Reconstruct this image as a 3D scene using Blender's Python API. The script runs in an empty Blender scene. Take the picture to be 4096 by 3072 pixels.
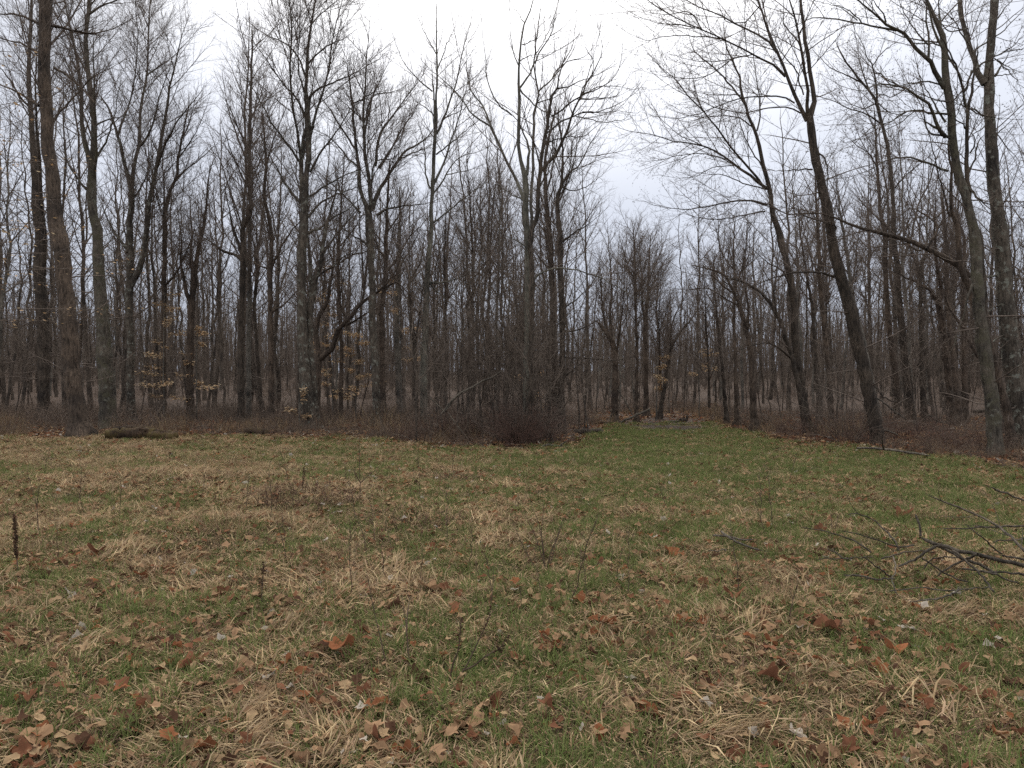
import bpy, math, random
import numpy as np
from mathutils import Vector

# ------------------------------------------------------------------ camera, sky, sun, exposure
S = bpy.context.scene
C = S.collection
CAM_H = 1.5
FPX = 2960.0                      # focal length in pixels of the 4096 px wide photograph
cam_d = bpy.data.cameras.new('camera')
cam = bpy.data.objects.new('camera', cam_d)
C.objects.link(cam)
cam.location = (0, 0, CAM_H)
cam.rotation_euler = (math.radians(90), 0, 0)
cam_d.sensor_width = 36.0
cam_d.lens = 36.0 * FPX / 4096.0
cam_d.clip_start = 0.05
cam_d.clip_end = 3000
S.camera = cam

SUN_EL, SUN_AZ = math.radians(52), math.radians(0)
world = bpy.data.worlds.new('World')
S.world = world
world.use_nodes = True
wn = world.node_tree.nodes
wl = world.node_tree.links
wn.clear()
w_out = wn.new('ShaderNodeOutputWorld')
w_bg = wn.new('ShaderNodeBackground')
w_bg.inputs['Strength'].default_value = 0.1
sky = wn.new('ShaderNodeTexSky')
sky.sky_type = 'NISHITA'
sky.sun_disc = False
sky.sun_elevation = SUN_EL
sky.sun_rotation = SUN_AZ
# closed cloud deck: brighter overhead than near the horizon, faint mottling
w_tc = wn.new('ShaderNodeTexCoord')
w_sep = wn.new('ShaderNodeSeparateXYZ')
wl.new(w_tc.outputs['Generated'], w_sep.inputs[0])
w_ramp = wn.new('ShaderNodeValToRGB')
cr = w_ramp.color_ramp
while len(cr.elements) < 5: cr.elements.new(0.5)
for e, (p, c) in zip(cr.elements, [(0.0, (0.40, 0.45, 0.56)), (0.10, (0.53, 0.572, 0.675)), (0.20, (0.635, 0.672, 0.765)), (0.42, (0.75, 0.775, 0.845)), (1.0, (1.85, 1.80, 1.72))]):
    e.position = p
    e.color = (*c, 1)
wl.new(w_sep.outputs['Z'], w_ramp.inputs['Fac'])
w_noise = wn.new('ShaderNodeTexNoise')
w_noise.inputs['Scale'].default_value = 2.2
w_noise.inputs['Detail'].default_value = 4
wl.new(w_tc.outputs['Generated'], w_noise.inputs['Vector'])
w_mr = wn.new('ShaderNodeMapRange')
w_mr.inputs['From Min'].default_value = 0.3
w_mr.inputs['From Max'].default_value = 0.7
w_mr.inputs['To Min'].default_value = 9.4
w_mr.inputs['To Max'].default_value = 10.6
wl.new(w_noise.outputs['Fac'], w_mr.inputs['Value'])
w_mul = wn.new('ShaderNodeVectorMath')
w_mul.operation = 'SCALE'
w_dot = wn.new('ShaderNodeVectorMath')
w_dot.operation = 'DOT_PRODUCT'
wl.new(w_tc.outputs['Generated'], w_dot.inputs[0])
w_dot.inputs[1].default_value = (math.sin(SUN_AZ) * math.cos(SUN_EL), math.cos(SUN_AZ) * math.cos(SUN_EL), math.sin(SUN_EL))
w_gl = wn.new('ShaderNodeMapRange')
w_gl.interpolation_type = 'SMOOTHSTEP'
w_gl.inputs['From Min'].default_value = 0.76
w_gl.inputs['From Max'].default_value = 1.0
w_gl.inputs['To Min'].default_value = 0.0
w_gl.inputs['To Max'].default_value = 0.9
wl.new(w_dot.outputs['Value'], w_gl.inputs['Value'])
w_add = wn.new('ShaderNodeVectorMath')
w_add.operation = 'ADD'
w_gc = wn.new('ShaderNodeVectorMath')
w_gc.operation = 'SCALE'
w_gc.inputs[0].default_value = (1.06, 1.0, 0.90)
wl.new(w_gl.outputs['Result'], w_gc.inputs['Scale'])
wl.new(w_ramp.outputs['Color'], w_add.inputs[0])
wl.new(w_gc.outputs['Vector'], w_add.inputs[1])
wl.new(w_add.outputs['Vector'], w_mul.inputs[0])
wl.new(w_mr.outputs['Result'], w_mul.inputs['Scale'])
w_mix = wn.new('ShaderNodeMix')
w_mix.data_type = 'RGBA'
w_mix.inputs['Factor'].default_value = 0.95
wl.new(sky.outputs['Color'], w_mix.inputs['A'])
wl.new(w_mul.outputs['Vector'], w_mix.inputs['B'])
wl.new(w_mix.outputs['Result'], w_bg.inputs['Color'])
wl.new(w_bg.outputs['Background'], w_out.inputs['Surface'])

sun_d = bpy.data.lights.new('sun', 'SUN')
sun_d.energy = 0.7
sun_d.angle = math.radians(40)
sun_d.color = (1.0, 0.97, 0.93)
sun = bpy.data.objects.new('sun', sun_d)
C.objects.link(sun)
sun.rotation_euler = (math.radians(90) - SUN_EL, 0, math.radians(180))

S.view_settings.view_transform = 'Standard'
S.view_settings.look = 'None'
S.view_settings.exposure = 0.28
S.view_settings.gamma = 1.0
S.view_settings.use_curve_mapping = False
S.cycles.use_denoising = False
S.cycles.max_bounces = 5
S.cycles.diffuse_bounces = 3
S.cycles.glossy_bounces = 1
S.cycles.transmission_bounces = 3
S.cycles.transparent_max_bounces = 4

rng = np.random.default_rng(11)

# ------------------------------------------------------------------ small helpers
def at(x, y, D):
    """point seen at photograph pixel (x, y) at depth D"""
    return np.array([(x - 2048.0) / FPX * D, D, CAM_H + (1536.0 - y) / FPX * D])

def atz(x, y, z):
    """point seen at pixel (x, y) that stands z above the level ground"""
    D = (CAM_H - z) * FPX / (y - 1536.0)
    return at(x, y, D)

def tag(o, label=None, cat=None, group=None, kind=None):
    if label: o['label'] = label
    if cat: o['category'] = cat
    if group: o['group'] = group
    if kind: o['kind'] = kind
    return o

def empty(name, loc):
    o = bpy.data.objects.new(name, None)
    o.empty_display_size = 0.2
    o.location = loc
    C.objects.link(o)
    return o

def link(name, me, parent=None, loc=None):
    o = bpy.data.objects.new(name, me)
    C.objects.link(o)
    if parent is not None: o.parent = parent
    if loc is not None: o.location = loc
    return o

def norm(v):
    return v / np.maximum(np.linalg.norm(v, axis=-1, keepdims=True), 1e-9)

class MB:
    """collects vertices and faces, then becomes one mesh"""
    def __init__(self):
        self.v, self.q, self.t, self.c = [], [], [], []
        self.n = 0
    def add(self, v, q=None, t=None, col=None):
        v = np.asarray(v, dtype=np.float32).reshape(-1, 3)
        if q is not None and len(q): self.q.append(np.asarray(q, dtype=np.int64) + self.n)
        if t is not None and len(t): self.t.append(np.asarray(t, dtype=np.int64) + self.n)
        self.v.append(v)
        if col is not None:
            self.c.append(np.asarray(col, dtype=np.float32).reshape(-1, 3))
        self.n += len(v)
    def mesh(self, name, mat, smooth=True, origin=None):
        me = bpy.data.meshes.new(name)
        v = np.concatenate(self.v) if self.v else np.zeros((0, 3), np.float32)
        if origin is not None: v = v - np.asarray(origin, dtype=np.float32)
        q = np.concatenate(self.q) if self.q else np.zeros((0, 4), np.int64)
        t = np.concatenate(self.t) if self.t else np.zeros((0, 3), np.int64)
        me.vertices.add(len(v))
        me.vertices.foreach_set('co', v.astype(np.float32).ravel())
        nl = len(q) * 4 + len(t) * 3
        me.loops.add(nl)
        me.loops.foreach_set('vertex_index', np.concatenate([q.ravel(), t.ravel()]).astype(np.int32))
        me.polygons.add(len(q) + len(t))
        tot = np.concatenate([np.full(len(q), 4), np.full(len(t), 3)]).astype(np.int32)
        me.polygons.foreach_set('loop_start', (np.cumsum(tot) - tot).astype(np.int32))
        me.polygons.foreach_set('loop_total', tot)
        if smooth:
            me.polygons.foreach_set('use_smooth', np.ones(len(tot), dtype=bool))
        me.update(calc_edges=True)
        if self.c:
            a = me.color_attributes.new('tint', 'FLOAT_COLOR', 'POINT')
            c = np.concatenate(self.c)
            a.data.foreach_set('color', np.concatenate([c, np.ones((len(c), 1), np.float32)], axis=1).ravel())
        if mat is not None: me.materials.append(mat)
        return me

def cap(mb, P, R, sides):
    """flat broken ends for a tube made with tip=False"""
    for e_ in (0, -1):
        T, U, V = frames(P)
        a = np.arange(sides) / sides * 2 * np.pi
        ring = P[0, e_] + R[0, e_] * (np.cos(a)[:, None] * U[0, e_] + np.sin(a)[:, None] * V[0, e_])
        mb.add(np.vstack([ring, P[0, e_][None]]), None, np.stack([np.arange(sides), (np.arange(sides) + 1) % sides, np.full(sides, sides)], -1))

def frames(P):
    T = norm(np.gradient(P, axis=1))
    ov = norm(P[:, -1] - P[:, 0])
    ref = np.where(np.abs(ov[:, 2:3]) > 0.75, np.array([[1.0, 0, 0]]), np.array([[0, 0, 1.0]]))
    U = norm(np.cross(T, ref[:, None, :]))
    V = np.cross(T, U)
    return T, U, V

def tubes(mb, P, R, sides, tip=True, mod=None):
    """tapered tubes along B polylines of N points; tip = close the end to a point"""
    if len(P) == 0: return
    B, N, _ = P.shape
    T, U, V = frames(P)
    M = N - 1 if tip else N
    a = np.arange(sides) / sides * 2 * np.pi
    ring = (np.cos(a)[None, None, :, None] * U[:, :M, None, :] + np.sin(a)[None, None, :, None] * V[:, :M, None, :])
    RR_ = R[:, :M, None, None] if mod is None else R[:, :M, None, None] * mod[:, :M, :, None]
    vr = P[:, :M, None, :] + ring * RR_
    vr = vr.reshape(B, M * sides, 3)
    per = M * sides + (1 if tip else 0)
    v = np.concatenate([vr, P[:, -1:, :]], axis=1) if tip else vr
    i = np.arange(M - 1)[:, None] * sides
    j = np.arange(sides)[None, :]
    j2 = (j + 1) % sides
    quad = np.stack([i + j, i + j2, i + sides + j2, i + sides + j], axis=-1).reshape(-1, 4)
    base = (np.arange(B) * per)[:, None, None]
    q = (quad[None] + base).reshape(-1, 4) if M > 1 else None
    t = None
    if tip:
        k = (M - 1) * sides
        tri = np.stack([k + np.arange(sides), k + (np.arange(sides) + 1) % sides, np.full(sides, M * sides)], axis=-1)
        t = (tri[None] + base).reshape(-1, 3)
    mb.add(v, q, t)

def resample(pts, n):
    """smooth resampling of a polyline of points (any width) to n points"""
    pts = np.asarray(pts, dtype=float)
    if len(pts) == 1: pts = np.repeat(pts, 2, 0)
    d = np.concatenate([[0], np.cumsum(np.linalg.norm(np.diff(pts[:, :3], axis=0), axis=1) + 1e-6)])
    s = np.linspace(0, d[-1], n)
    m = np.gradient(pts, d, axis=0)
    k = np.clip(np.searchsorted(d, s, side='right') - 1, 0, len(d) - 2)
    h = (d[k + 1] - d[k])[:, None]
    u = ((s - d[k])[:, None]) / h
    return ((2*u**3-3*u**2+1)*pts[k] + (u**3-2*u**2+u)*h*m[k] + (-2*u**3+3*u**2)*pts[k+1] + (u**3-u**2)*h*m[k+1])

def spawn(P, R, spacing, t0, t1, lf, llim, ang, up, trop, N, wig, rr, rtip, r, taper=0.75, droop=0.0):
    """side branches along B parent polylines"""
    B, n, _ = P.shape
    if B == 0: return np.zeros((0, N, 3)), np.zeros((0, N))
    L = np.linalg.norm(np.diff(P, axis=1), axis=2).sum(1)
    cnt = np.floor(L * (t1 - t0) / spacing + r.random(B)).astype(int)
    pid = np.repeat(np.arange(B), cnt)
    K = len(pid)
    if K == 0: return np.zeros((0, N, 3)), np.zeros((0, N))
    k = np.arange(K) - np.repeat(np.cumsum(cnt) - cnt, cnt)
    t = t0 + (t1 - t0) * (k + r.random(K)) / cnt[pid]
    f = t * (n - 1)
    i = np.clip(f.astype(int), 0, n - 2)
    w = (f - i)[:, None]
    p = P[pid, i] * (1 - w) + P[pid, i + 1] * w
    rad = R[pid, i] * (1 - w[:, 0]) + R[pid, i + 1] * w[:, 0]
    T = norm(P[pid, i + 1] - P[pid, i])
    ref = np.where(np.abs(T[:, 2:3]) > 0.8, np.array([[1.0, 0, 0]]), np.array([[0, 0, 1.0]]))
    U = norm(np.cross(T, ref)); V = np.cross(T, U)
    phi = k * 2.4 + r.random(K) * 1.2 + (pid * 1.7)
    W = np.cos(phi)[:, None] * U + np.sin(phi)[:, None] * V
    th = np.radians(ang[0] + (ang[1] - ang[0]) * r.random(K))[:, None]
    d = np.cos(th) * T + np.sin(th) * W
    d[:, 2] += up
    d = norm(d)
    ln = np.clip(L[pid] * lf * (1 - taper * t) * (0.6 + 0.7 * r.random(K)), llim[0], llim[1])
    out = np.zeros((K, N, 3)); out[:, 0] = p
    step = ln / (N - 1)
    for s in range(1, N):
        d = d + r.normal(0, wig, (K, 3))
        d[:, 2] += trop
        d = norm(d)
        out[:, s] = out[:, s - 1] + d * step[:, None]
    r0 = np.minimum(rad * 0.6, rtip + ln * rr)
    tt = np.linspace(0, 1, N)[None]
    RR = r0[:, None] * (1 - tt) + np.minimum(rtip, r0)[:, None] * tt
    return out, RR

# ------------------------------------------------------------------ materials
def new_mat(name):
    m = bpy.data.materials.new(name)
    m.use_nodes = True
    nt = m.node_tree
    b = nt.nodes['Principled BSDF']
    b.inputs['Roughness'].default_value = 0.85
    if 'Specular IOR Level' in b.inputs: b.inputs['Specular IOR Level'].default_value = 0.25
    return m, nt, b

def nd(nt, typ, **kw):
    n = nt.nodes.new(typ)
    for k, v in kw.items():
        if k in n.inputs: n.inputs[k].default_value = v
        else: setattr(n, k, v)
    return n

def ramp(nt, stops):
    n = nt.nodes.new('ShaderNodeValToRGB')
    cr = n.color_ramp
    while len(cr.elements) < len(stops): cr.elements.new(0.5)
    for e, (p, c) in zip(cr.elements, stops):
        e.position = p
        e.color = (*c, 1)
    return n

def bark(name, dark, light, patch=None, amount=0.5, moss=None):
    m, nt, b = new_mat(name)
    tc = nd(nt, 'ShaderNodeTexCoord')
    mp = nd(nt, 'ShaderNodeMapping')
    mp.inputs['Scale'].default_value = (1, 1, 0.22)
    nt.links.new(tc.outputs['Object'], mp.inputs[0])
    n1 = nd(nt, 'ShaderNodeTexNoise', Scale=22.0, Detail=6.0, Roughness=0.7)
    nt.links.new(mp.outputs[0], n1.inputs['Vector'])
    r1 = ramp(nt, [(0.36, tuple(c * .7 for c in dark)), (0.5, tuple((a + c) * .5 for a, c in zip(dark, light))), (0.68, tuple(c * 1.12 for c in light))])
    nt.links.new(n1.outputs['Fac'], r1.inputs[0])
    col = r1.outputs[0]
    n3 = nd(nt, 'ShaderNodeTexNoise', Scale=1.3, Detail=3.0)
    nt.links.new(tc.outputs['Object'], n3.inputs['Vector'])
    mx0 = nd(nt, 'ShaderNodeMix', data_type='RGBA', blend_type='MULTIPLY')
    mx0.inputs['Factor'].default_value = 1.0
    r0 = ramp(nt, [(0.32, (0.45, 0.45, 0.46)), (0.68, (1.45, 1.4, 1.32))])
    nt.links.new(n3.outputs['Fac'], r0.inputs[0])
    nt.links.new(col, mx0.inputs['A']); nt.links.new(r0.outputs[0], mx0.inputs['B'])
    col = mx0.outputs['Result']
    if patch:
        n2 = nd(nt, 'ShaderNodeTexNoise', Scale=7.0, Detail=5.0, Roughness=0.65)
        nt.links.new(tc.outputs['Object'], n2.inputs['Vector'])
        r2 = ramp(nt, [(1 - amount - 0.03, (0, 0, 0)), (1 - amount + 0.04, (1, 1, 1))])
        nt.links.new(n2.outputs['Fac'], r2.inputs[0])
        mx = nd(nt, 'ShaderNodeMix', data_type='RGBA')
        nt.links.new(r2.outputs[0], mx.inputs['Factor'])
        nt.links.new(col, mx.inputs['A'])
        mx.inputs['B'].default_value = (*patch, 1)
        col = mx.outputs['Result']
    if moss:
        n4 = nd(nt, 'ShaderNodeTexNoise', Scale=3.0, Detail=5.0, Roughness=0.7)
        nt.links.new(tc.outputs['Object'], n4.inputs['Vector'])
        r4 = ramp(nt, [(0.48, (0, 0, 0)), (0.6, (1, 1, 1))])
        nt.links.new(n4.outputs['Fac'], r4.inputs[0])
        mx = nd(nt, 'ShaderNodeMix', data_type='RGBA')
        nt.links.new(r4.outputs[0], mx.inputs['Factor'])
        nt.links.new(col, mx.inputs['A'])
        mx.inputs['B'].default_value = (*moss, 1)
        col = mx.outputs['Result']
    nt.links.new(col, b.inputs['Base Color'])
    bp = nd(nt, 'ShaderNodeBump', Strength=1.0, Distance=0.06)
    nt.links.new(n1.outputs['Fac'], bp.inputs['Height'])
    nt.links.new(bp.outputs[0], b.inputs['Normal'])
    return m

def plain(name, a, c, scale=6.0):
    m, nt, b = new_mat(name)
    tc = nd(nt, 'ShaderNodeTexCoord')
    n1 = nd(nt, 'ShaderNodeTexNoise', Scale=scale, Detail=3.0)
    nt.links.new(tc.outputs['Object'], n1.inputs['Vector'])
    r1 = ramp(nt, [(0.35, a), (0.65, c)])
    nt.links.new(n1.outputs['Fac'], r1.inputs[0])
    nt.links.new(r1.outputs[0], b.inputs['Base Color'])
    return m

def tinted(name, trans=0.25, rough=0.8):
    """base colour from the mesh's own per-blade tint, a little light passing through"""
    m = bpy.data.materials.new(name)
    m.use_nodes = True
    nt = m.node_tree
    nt.nodes.clear()
    out = nd(nt, 'ShaderNodeOutputMaterial')
    at_ = nd(nt, 'ShaderNodeAttribute', attribute_name='tint')
    oi = nd(nt, 'ShaderNodeObjectInfo')
    mr = nd(nt, 'ShaderNodeMapRange')
    mr.inputs['To Min'].default_value = 0.8
    mr.inputs['To Max'].default_value = 1.2
    nt.links.new(oi.outputs['Random'], mr.inputs['Value'])
    sc = nd(nt, 'ShaderNodeVectorMath', operation='SCALE')
    nt.links.new(at_.outputs['Color'], sc.inputs[0]); nt.links.new(mr.outputs[0], sc.inputs['Scale'])
    d = nd(nt, 'ShaderNodeBsdfDiffuse', Roughness=rough)
    t = nd(nt, 'ShaderNodeBsdfTranslucent')
    mx = nd(nt, 'ShaderNodeMixShader')
    mx.inputs[0].default_value = trans
    nt.links.new(sc.outputs[0], d.inputs['Color']); nt.links.new(sc.outputs[0], t.inputs['Color'])
    nt.links.new(d.outputs[0], mx.inputs[1]); nt.links.new(t.outputs[0], mx.inputs[2])
    nt.links.new(mx.outputs[0], out.inputs['Surface'])
    return m

BARK = {
    'dark': bark('bark_dark', (0.032, 0.026, 0.021), (0.105, 0.084, 0.067)),
    'brown': bark('bark_brown', (0.042, 0.032, 0.025), (0.14, 0.106, 0.082)),
    'grey': bark('bark_grey', (0.08, 0.072, 0.063), (0.20, 0.185, 0.16)),
    'pale': bark('bark_pale', (0.075, 0.072, 0.06), (0.185, 0.178, 0.148)),
    'lichen': bark('bark_lichened', (0.045, 0.038, 0.03), (0.13, 0.11, 0.09), patch=(0.21, 0.21, 0.175), amount=0.42),
    'mossy': bark('bark_mossy', (0.05, 0.043, 0.034), (0.135, 0.117, 0.095), patch=(0.165, 0.16, 0.128), amount=0.40, moss=(0.088, 0.079, 0.052)),
    'wood': bark('bark_wood', (0.055, 0.045, 0.037), (0.155, 0.126, 0.103)),
}
TWIG = plain('twig_bark', (0.085, 0.065, 0.053), (0.15, 0.118, 0.096))
TWIG_FAR = plain('twig_bark_far', (0.078, 0.061, 0.049), (0.145, 0.114, 0.091))
TWIG_RED = plain('twig_red_bark', (0.088, 0.062, 0.046), (0.168, 0.124, 0.094), 1.2)
BRAMBLE = plain('dead_bramble', (0.062, 0.036, 0.028), (0.125, 0.075, 0.057), 3.0)
DEADWOOD = bark('dead_wood', (0.065, 0.056, 0.045), (0.19, 0.168, 0.138))
STICK = bark('stick_bark', (0.055, 0.046, 0.036), (0.155, 0.132, 0.104))
WEED = plain('weed_stem', (0.058, 0.04, 0.028), (0.11, 0.08, 0.055), 9.0)
SEED = plain('seed_head', (0.045, 0.024, 0.015), (0.10, 0.05, 0.028), 25.0)
GRASS = tinted('grass_blades', 0.3)
LEAFMAT = tinted('dead_leaf', 0.15)

# ------------------------------------------------------------------ the ground
KB = np.array([(-900, 20.0), (0, 20.6), (900, 20.9), (1500, 19.8), (1650, 17.6), (2100, 17.0), (2330, 18.8), (2390, 23.5), (2480, 30),
               (2650, 35), (2810, 32), (2920, 25), (3140, 18.8), (3500, 16.4), (3700, 14.9), (4096, 12.4), (4700, 10.5)], float)
KBu = (KB[:, 0] - 2048) / FPX
def edge_depth(u):
    return np.interp(u, KBu, KB[:, 1])

_ph = np.random.default_rng(5).random((24, 3)) * 6.283
_dr = np.random.default_rng(6).random(24) * 6.283
def wavy(X, Y, lo, hi, n=8, o=0):
    """sum of sines between wavelengths lo and hi, about -1..1"""
    s = 0
    for k in range(n):
        lam = lo * (hi / lo) ** (k / (n - 1))
        a = _dr[(k + o) % 24]
        s = s + np.sin((X * np.cos(a) + Y * np.sin(a)) * 6.283 / lam + _ph[(k + o) % 24, 0] + 1.3 * np.sin((X * np.sin(a) - Y * np.cos(a)) * 4.0 / lam + _ph[(k + o) % 24, 1]))
    return s / (n * 0.75)

MOUNDS = [(-2.6, 9.4, 1.0, 0.16), (-3.0, 7.2, 0.8, 0.12), (-1.15, 8.1, 0.6, 0.11), (-0.85, 12.5, 0.6, 0.07), (-5.2, 11.5, 1.6, 0.08), (1.6, 5.0, 0.9, 0.03)]
def gh(X, Y):
    X = np.asarray(X, float); Y = np.asarray(Y, float)
    z = 0.035 * wavy(X, Y, 1.1, 6.0, 6, 3) + 0.020 * wavy(X, Y, 0.35, 1.0, 5, 11)
    for mx, my, mr, mh in MOUNDS:
        z = z + mh * np.exp(-((X - mx) ** 2 + (Y - my) ** 2) / mr ** 2)
    dd = np.hypot(X, Y)
    far = np.clip((dd - 60) / 60, 0, 1)
    return z * (1 - far) + np.where(Y > 0, 1, 0) * 5.5 * np.clip((dd - 46) / 190, 0, 1) ** 1.15

def lin(*segs):
    return np.concatenate([np.arange(a, b, s) for a, b, s in segs])
gx = lin((-900, -140, 95), (-140, -40, 12), (-40, -20, 1.2), (-20, 20, 0.2), (20, 40, 1.2), (40, 140, 12), (140, 901, 95))
gy = lin((-300, -40, 52), (-40, -4, 4), (-4, 1.5, 0.5), (1.5, 14, 0.12), (14, 40, 0.35), (40, 90, 4), (90, 200, 15), (200, 1001, 100))
GX, GY = np.meshgrid(gx, gy)
GZ = gh(GX, GY)
mb = MB()
nx, ny = len(gx), len(gy)
ii = (np.arange(ny - 1)[:, None] * nx + np.arange(nx - 1)[None]).ravel()
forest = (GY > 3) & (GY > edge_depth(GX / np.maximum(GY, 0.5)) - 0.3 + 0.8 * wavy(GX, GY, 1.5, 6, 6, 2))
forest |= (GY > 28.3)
mudg = np.clip(1.6 - np.sqrt(((GX - 5.6) / 1.9) ** 2 + ((GY - 26.5) / 3.2) ** 2) * 1.3 + .5 * wavy(GX, GY, .8, 3, 6, 6), 0, 1)
green = np.clip(0.5 + 0.5 * wavy(GX, GY, 0.8, 5, 7, 9), 0, 1)
ga = np.array([0.062, 0.060, 0.028]); gb = np.array([0.115, 0.085, 0.050]); gl = np.array([0.062, 0.041, 0.028])  # gl: brown leaf litter, with the shade of the canopy darkened into its colour
tintg = gb + (ga - gb) * green[..., None]
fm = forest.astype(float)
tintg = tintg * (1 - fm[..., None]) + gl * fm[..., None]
tintg = tintg * (1 - mudg[..., None]) + np.array([.044, .030, .021]) * mudg[..., None]
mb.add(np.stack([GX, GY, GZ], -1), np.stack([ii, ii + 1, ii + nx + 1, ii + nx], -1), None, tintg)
m, nt, b = new_mat('ground_soil')
a_ = nd(nt, 'ShaderNodeAttribute', attribute_name='tint')
tc = nd(nt, 'ShaderNodeTexCoord')
n1 = nd(nt, 'ShaderNodeTexNoise', Scale=28.0, Detail=6.0, Roughness=0.75)
n2 = nd(nt, 'ShaderNodeTexVoronoi', Scale=16.0)
nt.links.new(tc.outputs['Object'], n1.inputs['Vector']); nt.links.new(tc.outputs['Object'], n2.inputs['Vector'])
r1 = ramp(nt, [(0.3, (0.45, 0.42, 0.4)), (0.72, (1.45, 1.35, 1.25))])
nt.links.new(n1.outputs['Fac'], r1.inputs[0])
mx = nd(nt, 'ShaderNodeMix', data_type='RGBA', blend_type='MULTIPLY')
mx.inputs['Factor'].default_value = 1.0
nt.links.new(a_.outputs['Color'], mx.inputs['A']); nt.links.new(r1.outputs[0], mx.inputs['B'])
nt.links.new(mx.outputs['Result'], b.inputs['Base Color'])
bp = nd(nt, 'ShaderNodeBump', Strength=1.0, Distance=0.04)
nt.links.new(n1.outputs['Fac'], bp.inputs['Height']); nt.links.new(bp.outputs[0], b.inputs['Normal'])
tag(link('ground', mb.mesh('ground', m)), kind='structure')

# ------------------------------------------------------------------ instanced stuff (geometry nodes)
def scatter(name, variants, X, Y, Z, rot, scl, idx, cat=None, label=None):
    """one stuff object: each point carries a turned and scaled copy of one of the variant meshes"""
    me = bpy.data.meshes.new(name)
    n = len(X)
    me.vertices.add(n)
    me.vertices.foreach_set('co', np.stack([X, Y, Z], -1).astype(np.float32).ravel())
    at1 = me.attributes.new('turn', 'FLOAT_VECTOR', 'POINT'); at1.data.foreach_set('vector', np.asarray(rot, np.float32).ravel())
    at2 = me.attributes.new('size', 'FLOAT', 'POINT'); at2.data.foreach_set('value', np.asarray(scl, np.float32))
    at3 = me.attributes.new('kind_no', 'INT', 'POINT'); at3.data.foreach_set('value', np.asarray(idx, np.int32))
    o = link(name, me)
    ng = bpy.data.node_groups.new(name + '_spread', 'GeometryNodeTree')
    ng.interface.new_socket('Geometry', in_out='INPUT', socket_type='NodeSocketGeometry')
    ng.interface.new_socket('Geometry', in_out='OUTPUT', socket_type='NodeSocketGeometry')
    gi = ng.nodes.new('NodeGroupInput'); go = ng.nodes.new('NodeGroupOutput')
    def attr(nm, typ):
        a = ng.nodes.new('GeometryNodeInputNamedAttribute'); a.data_type = typ
        a.inputs['Name'].default_value = nm
        return a.outputs['Attribute']
    tr, sz, kd = attr('turn', 'FLOAT_VECTOR'), attr('size', 'FLOAT'), attr('kind_no', 'INT')
    er = ng.nodes.new('FunctionNodeEulerToRotation'); ng.links.new(tr, er.inputs[0])
    jn = ng.nodes.new('GeometryNodeJoinGeometry')
    for i, vm in enumerate(variants):
        src = bpy.data.objects.new(name + '_piece', vm)
        oi = ng.nodes.new('GeometryNodeObjectInfo'); oi.inputs['Object'].default_value = src
        cp = ng.nodes.new('FunctionNodeCompare'); cp.data_type = 'INT'; cp.operation = 'EQUAL'
        ng.links.new(kd, cp.inputs[2]); cp.inputs[3].default_value = i
        ip = ng.nodes.new('GeometryNodeInstanceOnPoints')
        ng.links.new(gi.outputs[0], ip.inputs['Points'])
        ng.links.new(cp.outputs[0], ip.inputs['Selection'])
        ng.links.new(oi.outputs['Geometry'], ip.inputs['Instance'])
        ng.links.new(er.outputs[0], ip.inputs['Rotation'])
        ng.links.new(sz, ip.inputs['Scale'])
        ng.links.new(ip.outputs[0], jn.inputs[0])
    ng.links.new(jn.outputs[0], go.inputs[0])
    md = o.modifiers.new('spread', 'NODES'); md.node_group = ng
    tag(o, label, cat, None, 'stuff')
    return o

# ------------------------------------------------------------------ trees
ALL_TREES = []
def crown_levels(mbc, P1, R1, r, dens=1.0, buds=0.0, up=0.12, l2=(0.5, 2.8), trop=0.07, rt=0.0033, fine=1.0):
    """secondary, tertiary branches and twigs on the limbs P1 (B, N, 3)"""
    P2, R2 = spawn(P1, R1, 0.30 / dens, 0.10, 0.98, 0.52, l2, (24, 58), up, trop, 5, 0.07, 0.0055, 0.0045, r)
    tubes(mbc, P2, R2, 3)
    P3, R3 = spawn(P2, R2, 0.128 / dens, 0.12, 1.0, 0.50, (0.25, 1.25), (24, 55), 0.08, trop * 1.3, 3, 0.09, 0.0045, rt, r, 0.6)
    P3b, R3b = spawn(P1, R1, 0.26 / dens, 0.35, 1.0, 0.16, (0.25, 1.1), (28, 60), 0.1, trop * 1.3, 3, 0.09, 0.0045, rt, r, 0.4)
    P3 = np.concatenate([P3, P3b]); R3 = np.concatenate([R3, R3b])
    tubes(mbc, P3, R3, 3)
    P4, R4 = spawn(P3, R3, 0.068 / (dens * fine), 0.2, 1.0, 0.5, (0.10, 0.5), (25, 55), 0.10, 0, 2, 0.1, 0.0035, rt, r, 0.5)
    tubes(mbc, P4, R4, 3)
    if buds > 0:
        tips = np.concatenate([P4[:, -1], P4[:, 1]])
        tips = tips[r.random(len(tips)) < buds]
        K = len(tips)
        a = norm(r.normal(0, 1, (K, 3))) * (0.012 + 0.02 * r.random((K, 1)))
        b_ = norm(np.cross(a, r.normal(0, 1, (K, 3)))) * 0.009
        dz = np.array([0, 0, -0.012])
        v = np.stack([tips, tips + a + b_ + dz, tips + 2 * a + dz, tips + a - b_ + dz], 1)
        mbc.add(v, np.arange(K * 4).reshape(K, 4))

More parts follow.
